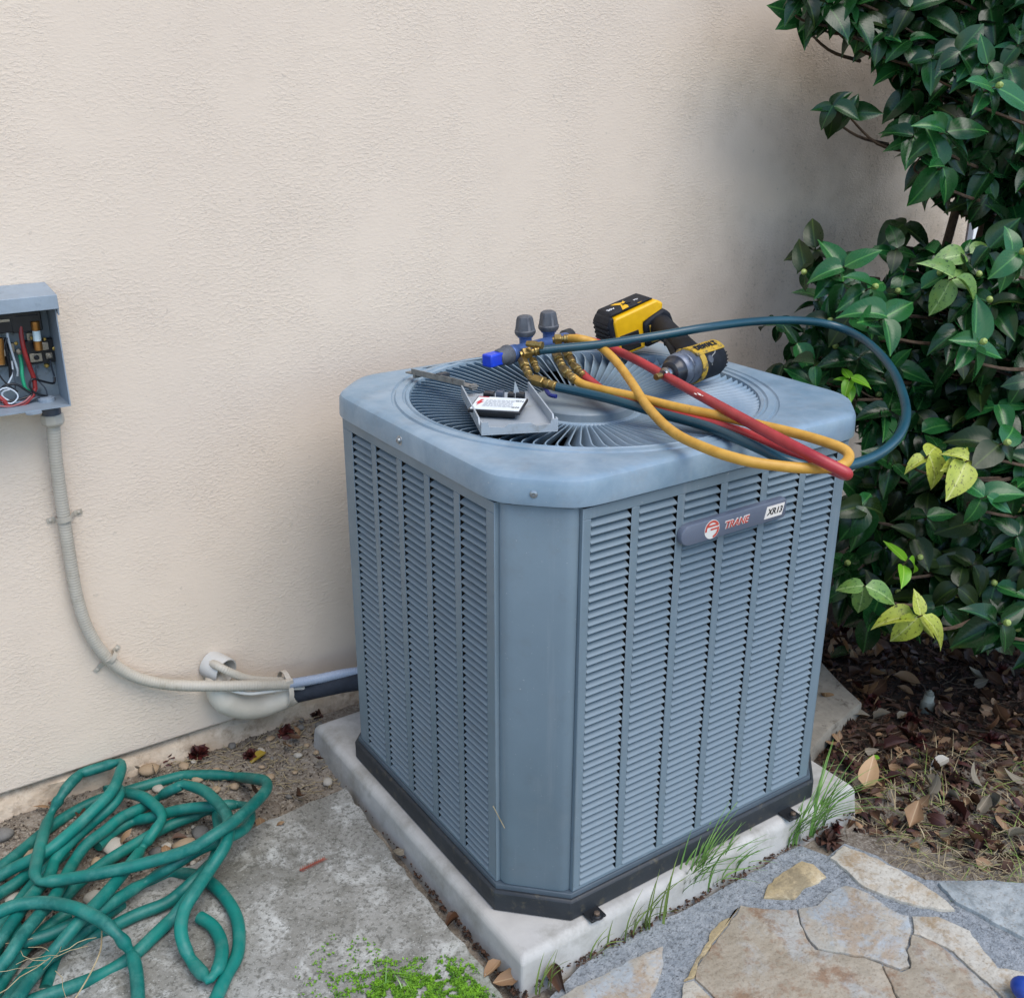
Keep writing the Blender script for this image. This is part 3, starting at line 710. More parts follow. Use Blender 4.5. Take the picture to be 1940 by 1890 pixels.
    # spare silver hook on the grille side
manifold()
def hose(name, pts, r, m, label, n=8, tip=None):
    mb = MB(); C_ = catmull([P(*p) for p in pts], n); mb.tube(C_, r, 14)
    o = C_[0].copy(); g = mb.build(name, m, None, (o.x, o.y, .955), label=label, category='hose', smooth=60); return g, C_
HB = mat('hose_teal', '0f3a48', '134552', 12, .33, spec=.6, rvar=.05); HY = mat('hose_yellow', 'b8872c', 'd0a045', 25, .5, c3='8e6420', s3=60, m3=(.6, .8)); HR = mat('hose_red', '96252a', 'b23a3c', 14, .42, c3='7a2226', s3=50, m3=(.58, .8))
zt = .948
hose('teal_refrigerant_hose', [(1022, 664, 1.008), (1060, 660, 1.012), (1140, 652, 1.02), (1240, 637, 1.035), (1340, 620, 1.045), (1430, 609, 1.04), (1510, 607, 1.03), (1580, 617, 1.01), (1640, 646, .99), (1690, 700, .965), (1716, 770, .94), (1706, 820, .925), (1668, 858, .92), (1610, 881, .925), (1550, 886, .935), (1490, 872, .948), (1420, 841, .958), (1340, 808, .958), (1250, 783, .958), (1160, 757, .960), (1100, 743, .964), (1054, 733, .970)], .0092, HB, 'dark teal hose looping far out over the right edge towards the shrub')
hose('red_refrigerant_hose', [(1090, 640, 1.0), (1140, 653, .999), (1200, 679, .987), (1260, 712, .980), (1330, 751, .983), (1410, 795, .989), (1480, 833, .989), (1540, 864, .980), (1590, 889, .965), (1604, 897, .958), (1599, 898, .948), (1575, 888, .944), (1520, 864, .952), (1450, 836, .958), (1380, 812, .959), (1300, 793, .958), (1230, 775, .957), (1160, 752, .960), (1118, 722, .966), (1102, 708, .974)], .0096, HR, 'red hose with small white print bent back sharply over the front right edge')
hose('yellow_refrigerant_hose', [(1078, 641, 1.022), (1100, 642, 1.026), (1130, 652, 1.015), (1163, 680, 1.0), (1195, 722, .985), (1228, 772, .974), (1275, 818, .972), (1340, 850, .972), (1410, 872, .968), (1480, 883, .962), (1540, 887, .958), (1590, 883, .952), (1608, 868, .950), (1600, 852, .957), (1560, 836, .963), (1500, 819, .965), (1430, 803, .968), (1360, 787, .972), (1280, 771, .972), (1200, 751, .971), (1140, 738, .969), (1104, 728, .968), (1086, 716, .974)], .0088, HY, 'yellow hose making a long flat loop over the front edge of the cover')

def driver():
    t = thing('impact_driver', 'yellow and black cordless impact driver lying on the fan grille', 'power tool', (.24, .05, .95))
    blk = mat('tool_black', '0e1118', '1a1e26', 60, .6, c3='3c424c', s3=90, m3=(.62, .74), bump=.15, spec=.3); yel = mat('tool_yellow', 'd9a400', 'e8b40c', 30, .42, c3='a07a14', s3=40, m3=(.62, .8))
    yel2 = mat('tool_yellow_worn', 'a88a2c', 'c49a20', 40, .5, c3='4a4434', s3=70, m3=(.5, .62)); chrome = mat('nose_metal', '565c68', '7c8492', 14, .42, .6, c3='3a3c40', s3=60, m3=(.55, .7))
    # battery: length along u (to the right-back), width v (into the cab), standing on its side
    b0 = P(1172, 676, .950); u = Vector((.985, -.17, 0)).normalized(); v = Vector((-u.y, u.x, 0)); up = Vector((0, 0, 1))
    # lean slightly
    M3 = Matrix((u, v, up)).transposed(); M3 = Matrix.Rotation(R(-14), 3, v) @ M3
    SC = 1.08
    def L(x, y, z): return b0+M3 @ Vector((x, y, z))*SC
    def slab(x0, x1, y0, y1, z0, z1, nm, m, bev=.006, par=t):
        c = L((x0+x1)/2, (y0+y1)/2, (z0+z1)/2); return MB().box(c, ((x1-x0)*SC, (y1-y0)*SC, (z1-z0)*SC), M3).build(nm, m, par, bevel=bev, bseg=3)
    H = .083
    ya, yb_ = -.006, .060
    # yellow casing as a hexagonal side profile extruded
    def extr(prof, y0, y1, nm, m, bev, par=t, tp=0):
        n = len(prof); V = [L(x, y0, z) for x, z in prof]+[L(x, y1, z) for x, z in prof]
        F = [tuple(range(n)), tuple(range(2*n-1, n-1, -1))]+[((i+1) % n, i, n+i, n+(i+1) % n) for i in range(n)]
        return MB().add(V, F).build(nm, m, par, bevel=bev, bseg=3)
    bat = extr([(0, 0), (.064, 0), (.068, .054), (.118, .066), (.122, .080), (.108, .091), (.006, .083), (0, .076)], ya, yb_, 'battery', yel, .005)
    # black shell: left end and top
    extr([(-.012, .012), (.004, .004), (.004, .086), (-.004, .086), (-.013, .074)], ya+.003, yb_+.004, 'battery_shell', blk, .004, bat)
    for k in range(6):
        slab(-.0155, -.010, ya+.004, yb_, .016+k*.010, .021+k*.010, 'grip_rib', blk, .001, bat)
    extr([(-.004, .084), (.108, .0915), (.098, .097), (.004, .092)], ya+.012, yb_+.004, 'battery_cap', blk, .003, bat)
    mb = MB(); mb.add([L(.030, ya-.0+.008, .0935), L(.046, ya+.010, .0945), L(.056, ya+.034, .0945), L(.070, ya+.010, .0950), L(.080, ya+.012, .0952), L(.066, ya+.040, .0950), L(.075, ya+.058, .0950), L(.060, ya+.058, .0950), L(.052, ya+.050, .0948), L(.040, ya+.058, .0945), L(.028, ya+.058, .0942), L(.042, ya+.038, .0945)], [tuple(range(12))]); mb.build('chevron', yel, bat, smooth=0)
    tx = mat('tool_print', 'dcdcdc', rough=.5)
    Mt = frame(L(.016, ya+.034, .0938), M3 @ Vector((1, 0, 0)), M3 @ Vector((0, 1, 0))); text('lettering', '20V', .013, Mt, tx, bat, 0, .0003)
    Mt = frame(L(.082, ya+.034, .0958), M3 @ Vector((1, 0, 0)), M3 @ Vector((0, 1, 0))); text('lettering', 'MAX', .010, Mt, tx, bat, 0, .0003)
    Mt = frame(L(.052, ya+.034, .0956), M3 @ Vector((1, 0, 0)), M3 @ Vector((0, 1, 0))); text('lettering', 'XR', .015, Mt, MATS['tool_black'], bat, .2, .0006)
    slab(.008, .054, ya-.0015, ya+.004, .006, .044, 'battery_recess', mat('recess_black', '07080a', rough=.8), .002, bat)
    # handle foot
    ft = extr([(.063, .0), (.128, .004), (.138, .030), (.133, .056), (.118, .070), (.080, .060), (.065, .052)], ya-.006, yb_+.006, 'handle_foot', blk, .007)
    slab(.076, .096, ya-.0085, ya-.004, .008, .046, 'foot_badge', yel2, .001, ft); slab(.081, .091, ya-.0092, ya-.005, .013, .041, 'badge_print', blk, .0005, ft)
    # barrel
    n0 = P(1268, 706, .985); n1 = P(1368, 672, .988); d = (n1-n0).normalized(); Lb = (n1-n0).length
    MB().lathe(n0, d, [(0, .015), (.002, .019), (.010, .022), (.016, .0245), (.020, .030), (.026, .0335), (.036, .0345), (.040, .0335), (.042, .0348), (.066, .036), (.070, .0345)], 32).build('nose_cone', chrome, t, smooth=30)
    mh = MB().lathe(n0, d, [(.066, .0375), (.070, .0385), (.082, .0385), (.084, .0365), (.088, .0365)], 32).build('collar', yel2, t, smooth=30)
    hs = MB().lathe(n0, d, [(.084, .0368), (.10, .0375), (.150, .0372), (.160, .034), (.165, .028), (.168, .018)], 32).build('motor_housing', blk, t, smooth=30)
    # raised yellow brand band across the top of the barrel
    side = d.cross(up).normalized();
    if side.y > 0: side = -side
    def barrel(s, a, r): return n0+d*s+(side*math.sin(a)+up*math.cos(a))*r
    V = []; F = []
    for i in range(7):
        for j in range(2): V.append(barrel(.058+.100*j, R(-8+52*i/6), .0392))
    for i in range(7):
        for j in range(2): V.append(barrel(.058+.100*j, R(-8+52*i/6), .0340))
    for i in range(6): F += [(i*2, i*2+1, i*2+3, i*2+2), (14+i*2, 14+i*2+2, 14+i*2+3, 14+i*2+1)]
    for j in range(2): F += [tuple((i*2+j, (i+1)*2+j, 14+(i+1)*2+j, 14+i*2+j)) for i in range(6)]
    F += [(0, 14, 15, 1), (12, 13, 27, 26)]
    MB().add(V, F).build('brand_band', yel2, hs, smooth=40)
    c0 = barrel(.108, R(18), .0400); Mt = frame(c0, -d if (d.x < 0) else d, (up*math.sin(R(18))-side*math.cos(R(18)))); text('lettering', 'DEWALT', .0185, Mt, blk, hs, 0, .0009)
    # seam line and vents on the housing side
    for k in range(5):
        p = barrel(.150, R(60+k*12), .0355); MB().tube([p, p+d*.010], .0016, 6).build('vent_slot', mat('recess_black', '07080a'), hs)
    mb = MB(); mb.tube(catmull([barrel(.098, R(86), .037), barrel(.102, R(60), .0376), barrel(.118, R(50), .0378), barrel(.128, R(34), .0376), barrel(.142, R(30), .037)], 5), .0011, 6); mb.build('seam_line', mat('seam_grey', '8a8a84', rough=.6), hs)
    MB().lathe(barrel(.095, R(66), .036), (side*math.sin(R(66))+up*math.cos(R(66))), [(0, .009), (.003, .008), (.0035, .004)], 16).build('screw_boss', mat('boss_grey', '4c5058', rough=.5), hs)
    # chuck and bit
    bo = n0-d*.0; bd = -d
    MB().lathe(n0, d, [(-.001, .016), (.001, .0215), (.012, .0250), (.0165, .0275), (.0195, .0312)], 32).build('nose_ring', mat('nose_black', '1a1c22', '2c3038', 40, .3), t, smooth=30)
    ck = MB().lathe(bo, bd, [(-.003, .011), (.006, .011), (.007, .0135), (.015, .0135), (.016, .009), (.020, .008)], 18).build('chuck', steel, t, smooth=30)
    MB().lathe(bo, bd, [(.018, .0036), (.030, .0036)], 6).build('bit_shank', mat('bit_dark', '3a3530', '5a5248', 80, .35, .8), ck)
    MB().lathe(bo, bd, [(.029, .0062), (.042, .0068), (.046, .0062)], 12).build('bit_socket', brass, ck)
    # grip joining foot and barrel
    h0 = L(.112, .024, .034); h1 = n0+d*.100+up*.004
    mid = h0.lerp(h1, .5)+Vector((0, 0, .006))
    C_ = catmull([h0, h0.lerp(mid, .6), mid, mid.lerp(h1, .6), h1], 5)
    rr = [.030-.007*math.sin(math.pi*i/(len(C_)-1)) for i in range(len(C_))]
    MB().tube(C_, rr, 18).build('handle', blk, t, smooth=60)
    mb = MB(); q = mid+Vector((-.030, -.012, -.008)); mb.tube(catmull([h1+Vector((-.034, .018, -.006)), q+Vector((.004, .004, 0)), q+Vector((.004, .018, .0))], 5), .0075, 10); mb.build('trigger', MATS['recess_black'], t)
    mb = MB(); mb.tube([h1+Vector((-.036, .020, .008)), h1+Vector((-.018, .034, .014))], .009, 10); mb.build('direction_switch', yel2, t)
driver()

def lid():
    BL, BR, TR, TL = [P(x, y, .953) for x, y in ((912, 822), (1052, 819), (996, 742), (850, 738))]
    # regularise to a real parallelogram tray
    e = (BR-BL).normalized(); f = (TL-BL).normalized(); pe = Vector((-e.y, e.x, 0)); f = (f*1.6+pe).normalized(); e = Vector((f.y, -f.x, 0))
    o = BL; u, v, up = e.normalized(), f.normalized(), Vector((0, 0, 1)); W, H = .137, .262
    m = mat('lid_grey', '8f979c', 'a2aab0', 9, .42, c3='7a7468', s3=14, m3=(.58, .78), rvar=.06)
    t = thing('disconnect_cover', 'grey plastic tray-shaped disconnect cover lying open on the fan grille', 'cover', (o.x, o.y, .948))
    def L(x, y, z): return Vector((o.x, o.y, .9495))+u*x+v*y+up*z
    M3 = Matrix((u, v, up)).transposed()
    MB().box(L(W/2, H/2, .0015), (W, H, .003), M3).build('base_plate', m, t, bevel=.001)
    def wall(pts, horiz, c):
        """side wall with a shaped top edge; pts: (along, height)"""
        V = []; n = len(pts)
        for th in (0, .0028):
            for s, h in pts:
                V.append(L(s, c+th, .003) if horiz else L(c+th, s, .003)); V.append(L(s, c+th, h) if horiz else L(c+th, s, h))
        F = []
        for i in range(n-1):
            a = i*2; b = 2*n+a; F += [(a, a+2, a+3, a+1), (b, b+1, b+3, b+2), (a+1, a+3, b+3, b+1)]
        F += [(0, 1, 2*n+1, 2*n), (2*n-2, 4*n-2, 4*n-1, 2*n-1)]
        MB().add(V, F).build('rim', m, t, smooth=25)
    wall([(0, .024), (.012, .024), (.014, .015), (.040, .013), (.048, .019), (.088, .019), (.098, .013), (W-.014, .015), (W-.012, .024), (W, .024)], True, 0)
    wall([(.003, .024), (.012, .024), (.016, .013), (.030, .013), (.038, .022), (H, .022)], False, 0)
    wall([(.003, .024), (.012, .024), (.016, .013), (.030, .013), (.038, .022), (H, .022)], False, W-.0028)
    # fuse pull-out resting in the tray
    bk = mat('bakelite', '0e1014', '1b1e24', 50, .35)
    c = [P(902, 747, .973), P(993, 752, .973), P(988, 782, .971), P(895, 774, .971)]
    cu = (c[1]-c[0]).normalized(); cv = (c[0]-c[3]); cv = (cv-cu*cv.dot(cu)).normalized(); cn = cu.cross(cv).normalized()
    if cn.z < 0: cn = -cn
    cen = (c[0]+c[1]+c[2]+c[3])/4; Wp = (c[1]-c[0]).length; Hp = (c[0]-c[3]).length*.93
    t2 = thing('fuse_pullout', 'black fuse pull-out with a white warning label resting in the grey cover', 'fuse holder', (cen.x, cen.y, .953))
    B3 = Matrix((cu, cv, cn)).transposed()
    def Q(x, y, z): return cen+B3 @ Vector((x, y, z))
    MB().box(Q(0, 0, -.0045), (Wp+.004, Hp+.003, .006), B3).build('face_plate', bk, t2, bevel=.0015)
    MB().box(Q(0, .002, -.0125), (Wp*.8, Hp*.8, .013), B3).build('block', bk, t2, bevel=.002)
    lb = MB().box(Q(0, 0, -.0012), (Wp-.002, Hp-.006, .0006), B3).build('warning_label', mat('label_white', 'cfd6d8', 'dde2e2', 30, .4), t2)
    rd = mat('label_red', 'c02a34', rough=.5); gr = mat('label_print', '7c828a', rough=.5); bkp = mat('label_black', '30343a', rough=.5)
    z = -.0006; s = Wp/.095; X0 = -Wp/2
    bolt = [(.010, .021), (.016, .021), (.012, .008), (.018, .008), (.008, -.018), (.0085, -.004), (.004, -.004)]
    mb = MB(); mb.add([Q(X0+x*s, y, z) for x, y in bolt][::-1], [tuple(range(7))]); mb.build('lightning_mark', rd, lb, smooth=0)
    mb = MB(); mb.add([Q(X0+.001, Hp/2-.0075, z), Q(X0+.022*s, Hp/2-.0075, z), Q(X0+.022*s, Hp/2-.0038, z), Q(X0+.001, Hp/2-.0038, z)], [(0, 1, 2, 3)]); mb.build('header_bar', rd, lb, smooth=0)
    rr = random.Random(3); mb = MB()
    for k in range(7):
        y = .018-k*.0062; x = X0+.020*s
        while x < Wp/2-.020:
            wd = rr.uniform(.003, .009); x2 = min(x+wd, Wp/2-.018)
            mb.add([Q(x, y, z), Q(x2, y, z), Q(x2, y+.0018, z), Q(x, y+.0018, z)], [(0, 1, 2, 3)]); x = x2+.0016
    mb.build('fine_print', gr, lb, smooth=0)
    text('lettering', 'ON', .010, frame(Q(Wp/2-.010, .019, z), cu, cv), bkp, lb); text('lettering', 'OFF', .0085, frame(Q(Wp/2-.011, -.020, z), cu, cv), bkp, lb)
    # blades and spring clips at the back of the pull-out
    for x, w_, h_, mm in ((-.030, .020, .016, bk), (-.008, .014, .022, mat('slate_plastic', '3c4656', rough=.4)), (.014, .012, .018, bk), (.032, .016, .020, bk)):
        MB().box(Q(x*s, Hp/2+.012, -.004), (w_, .016, h_), B3).build('fuse_clip', mm, t2, bevel=.001)
    mb = MB(); mb.add([Q(.018, Hp/2+.012, .004), Q(.030, Hp/2+.014, .004), Q(.020, Hp/2+.016, .028), Q(.018, Hp/2+.014, .004)], [(0, 1, 2), (0, 2, 3), (1, 3, 2), (0, 3, 1)]); mb.build('latch_tab', m, t2, smooth=0)
    # bracket strip
    a, b = P(775, 704, .962), P(900, 733, .972); d = (b-a).normalized(); sd_ = d.cross(up).normalized(); S3 = Matrix((d, sd_, sd_.cross(d)*-1)).transposed()
    if S3.determinant() < 0: S3 = Matrix((d, sd_, sd_.cross(d))).transposed()
    tb = thing('metal_bracket', 'thin dusty grey metal strip lying behind the grey cover', 'bracket', (a.x, a.y, .95)); dm = mat('dusty_metal', '6c6a66', '8b8880', 40, .6, .3, c3='3c3c3c', s3=60)
    Ls = (b-a).length
    def S(x, y, z): return a+S3 @ Vector((x, y, z))
    MB().box(S(Ls*.5, 0, 0), (Ls, .020, .003), S3).build('strip', dm, tb, bevel=.0008)
    MB().box(S(Ls*.5, .009, -.005), (Ls*.8, .0025, .012), S3).build('flange', dm, tb, bevel=.0005)
    MB().box(S(Ls*.52, -.002, -.006), (.016, .024, .014), S3).build('clip', mat('clip_dark', '2c3036', rough=.5), tb, bevel=.001)
    MB().box(S(Ls*.14, 0, .003), (.006, .022, .010), S3).build('stop', dm, tb, bevel=.0005)
    MB().box(S(Ls*.97, 0, .001), (.010, .014, .010), S3).build('stop', dm, tb, bevel=.0005)
lid()

# ------------------------------------------------------------------ disconnect box on the wall
def wbox():
    xr, xl, z0, z1, yf, yb = -.890, -1.13, .944, 1.156, .488, WY-.002
    gm = mat('box_grey', '7a858e', '8a97a2', 10, .45, bump=.15, c3='4e565c', s3=25, m3=(.6, .8)); gi = mat('box_inside', '727e86', '828e96', 14, .5, c3='464d52', s3=40)
    t = thing('disconnect_box', 'open grey electrical disconnect box with loose wires on the stucco wall', 'electrical box', (xr-.12, WY, z0))
    mb = MB(); th = .0022; cx = (xr+xl)/2; W = xr-xl; H = z1-z0; D = yb-yf
    mb.box((cx, yb-th/2, (z0+z1)/2), (W, th, H)); bp_ = mb.build('back_plate', gi, t)
    for x in (xr-th/2, xl+th/2): MB().box((x, (yf+yb)/2-th/2, (z0+z1)/2), (th, D-th, H)).build('side_wall', gm, t)
    MB().box((cx, (yf+yb)/2-th/2, z0+th/2), (W-2*th, D-th, th)).build('bottom_wall', gm, t)
    # hood: sloping top with front lip and side ears
    V = []
    for x in (xl-.004, xr+.004): V += [(x, yb, z1+.012), (x, yf-.006, z1+.002), (x, yf-.008, z1-.024), (x, yf-.005, z1-.024), (x, yf-.003, z1-.001), (x, yb, z1+.008)]
    F = [(i, (i+1) % 6, 6+(i+1) % 6, 6+i) for i in range(6)]+[(5, 4, 3, 2, 1, 0), (6, 7, 8, 9, 10, 11)]
    MB().add(V, F).build('hood', gm, t, smooth=20, bevel=.001)
    MB().add([(xr+.001, yf-.007, z1-.024), (xr+.0035, yf-.007, z1-.024), (xr+.0035, yb, z1+.004), (xr+.001, yb, z1+.004), (xr+.001, yf-.005, z1-.036), (xr+.0035, yf-.005, z1-.036), (xr+.0035, yf+.012, z1-.03), (xr+.001, yf+.012, z1-.03)], [(0, 1, 2, 3), (0, 4, 5, 1), (1, 5, 6, 2), (2, 6, 7, 3), (3, 7, 4, 0), (4, 7, 6, 5)]).build('hood_ear', gm, t, smooth=0)
    # mounting tab
    p = at(62, 779, 1, yf+.004)
    MB().prism([(p.x-.014, yf-.010), (p.x-.009, yf-.016), (p.x+.009, yf-.016), (p.x+.014, yf-.010), (p.x+.014, yf+.004), (p.x-.014, yf+.004)], z0-.002, z0+.0005).build('tab', gm, t)
    def I(px, py, dy): return at(px, py, 1, yb-dy)
    bk = mat('bakelite', '0e1014'); cop = mat('fuse_copper', '9a6a34', 'b8854a', 50, .35, .8); ferr = mat('terminal_metal', '8d877a', 'aaa497', 50, .4, .8)
    # top recessed plate and ledge
    q = I(30, 575, .004); MB().box((q.x-.005, yb-.006, I(40, 580, .004).z), (.115, .006, .004)).build('ledge', gi, t, bevel=.001)
    MB().lathe(I(8, 566, .003), (0, -1, 0), [(0, .016), (.002, .016), (.003, .014)], 24).build('knockout', gi, t)
    MB().lathe(I(6, 566, .005), (0, -1, 0), [(0, .007), (.006, .007), (.009, .004)], 12).build('screw', mat('brass_screw', 'b79a50', 'd0b870', 60, .3, .9), t)
    # line blocks
    def blk(px0, py0, px1, py1, dep, nm, m, par=t, bev=.002, d0=.003):
        a = I(px0, py1, dep); b = I(px1, py0, dep); a2 = at(px0, py1, 1, yb-dep); b2 = at(px1, py0, 1, yb-dep)
        return MB().box(((a2.x+b2.x)/2, yb-(dep+d0)/2, (a2.z+b2.z)/2), (abs(b2.x-a2.x), dep-d0, abs(b2.z-a2.z))).build(nm, m, par, bevel=bev)
    b1 = blk(24, 588, 76, 632, .034, 'fuse_block', bk); b2 = blk(-30, 592, 20, 636, .034, 'fuse_block', bk)
    for b_, x0, x1 in ((b1, 30, 72), (b2, -20, 16)): blk(x0, 595, x1, 601, .0365, 'slot', mat('slot_blue', '1c2230', rough=.3), b_, .0005, .034)
    base = blk(52, 640, 106, 692, .020, 'fuse_block', bk); blk(-30, 650, 14, 700, .020, 'fuse_block', bk)
    for (x0, y0, x1, y1, dd, nm, m) in ((58, 668, 79, 687, .026, 'terminal', ferr), (88, 668, 99, 680, .026, 'terminal', ferr), (80, 648, 91, 664, .028, 'clip', ferr), (54, 608, 58, 628, .030, 'clip', ferr), (73, 606, 77, 624, .030, 'clip', ferr), (-10, 672, 6, 694, .026, 'terminal', ferr)):
        blk(x0, y0, x1, y1, dd, nm, m, t, .0008, .012)
    for px, py, m in ((12, 620, ferr), (39, 617, ferr), (88, 692, MATS['brass_screw']), (94, 674, ferr), (35, 665, ferr), (69, 677, bk)):
        MB().lathe(I(px, py, .026 if m is not MATS['brass_screw'] else .004), (0, -1, 0), [(0, .0048), (.003, .0048), (.0045, .003)], 10).build('screw', m, t)
    # cartridge fuses
    f0, f1 = I(66, 608, .036), I(74, 668, .036)
    d = (f1-f0); Lf = d.length
    fz = MB().lathe(f0, d, [(Lf*.30, .0072), (Lf*.62, .0072)], 18).build('fuse', mat('fuse_label', 'b9d3da', 'd5e4e6', 40, .5), t)
    for a, b in ((0, .3), (.62, .92)): MB().lathe(f0, d, [(Lf*a, .0064), (Lf*(a+.02), .0078), (Lf*(b-.01), .0078), (Lf*b, .0072)], 18).build('ferrule', cop, fz)
    g0, g1 = I(-2, 640, .036), I(2, 690, .036); fz = MB().lathe(g0, g1-g0, [(0, .0075), ((g1-g0).length, .0075)], 16).build('fuse', cop, t)
    blk(3, 662, 9, 676, .038, 'clip', ferr, t, .0005, .02)
    # wires
    def wire(pts, r, m):
        MB().tube(catmull([I(*p) for p in pts], 6), r, 9).build('wire', m, t, smooth=60)
    red = mat('wire_red', '7c2020', '942c2a', 30, .4); grn = mat('wire_green', '1c8a62', '2aa87a', 30, .4); wht = mat('wire_white', 'c9d2da', rough=.4); bw = mat('wire_black', '14161c', rough=.35); bw2 = mat('wire_grey', '39404a', rough=.4)
    wire([(39, 618, .030), (41, 640, .034), (47, 668, .036), (56, 694, .034), (64, 716, .030), (67, 738, .030)], .0044, red)
    wire([(66, 736, .030), (60, 752, .034), (40, 769, .040), (20, 772, .040), (6, 758, .040), (-12, 745, .034)], .0044, red)
    wire([(37, 670, .016), (41, 690, .022), (42, 712, .026), (48, 735, .028), (57, 742, .030)], .0036, grn)
    wire([(13, 622, .030), (15, 640, .024), (24, 672, .018), (33, 700, .014), (33, 712, .012)], .0024, wht)
    wire([(22, 684, .014), (24, 705, .022), (18, 722, .026), (6, 742, .030), (6, 752, .034), (26, 762, .036), (48, 760, .034)], .0018, wht)
    wire([(18, 738, .034), (6, 742, .034), (4, 750, .034), (14, 760, .036), (38, 758, .036)], .0016, wht)
    wire([(12, 640, .024), (8, 660, .028), (18, 690, .026), (20, 715, .022)], .003, bw)
    wire([(104, 715, .012), (101, 726, .018), (80, 722, .028), (62, 718, .034), (56, 730, .036), (66, 744, .036), (86, 750, .032), (98, 752, .024)], .0021, bw)
    wire([(95, 682, .024), (98, 696, .016), (103, 712, .010)], .0016, bw2)
    wire([(0, 740, .034), (10, 730, .036), (30, 728, .036), (48, 738, .036), (60, 748, .036), (30, 758, .040), (0, 762, .038)], .0024, bw)
    wire([(0, 752, .030), (20, 764, .036), (46, 764, .038), (72, 752, .034), (96, 755, .020)], .0026, bw2)
    wire([(-10, 690, .028), (0, 712, .034), (14, 728, .036), (34, 742, .036)], .0016, bw)
    wire([(-8, 745, .04), (8, 735, .042), (26, 740, .042), (34, 752, .042), (22, 764, .042), (4, 760, .042)], .0014, wht)
    wire([(-8, 768, .038), (18, 770, .044), (44, 762, .044), (58, 750, .038)], .0018, mat('wire_pink', '9a5a5c', rough=.4))
    wire([(70, 690, .024), (68, 706, .026), (74, 722, .028), (86, 736, .030), (90, 750, .030)], .0015, bw2)
    wire([(24, 700, .022), (28, 722, .030), (30, 744, .034)], .0014, bw2)
    blk(56, 630, 62, 668, .018, 'clip', ferr, t, .0005, .012); blk(-6, 604, 18, 612, .038, 'terminal', ferr, t, .0005, .03); blk(20, 650, 26, 668, .016, 'clip', ferr, t, .0005, .004)
    for px, py in ((60, 640), (84, 642), (102, 660), (30, 650)): MB().lathe(I(px, py, .024), (0, -1, 0), [(0, .0034), (.003, .0034), (.004, .002)], 10).build('screw', MATS['brass_screw'], t)
    MB().lathe(I(35, 666, .010), (0, -1, 0), [(0, .006), (.009, .006), (.011, .004)], 6).build('ground_lug', ferr, t)
    MB().lathe(I(88, 757, .035), (0, 0, 1), [(-.010, .016), (.004, .016), (.005, .011), (.006, .011)], 20).build('bushing', mat('clear_bushing', '7c8894', '98a4b0', 60, .3), t)
wbox()

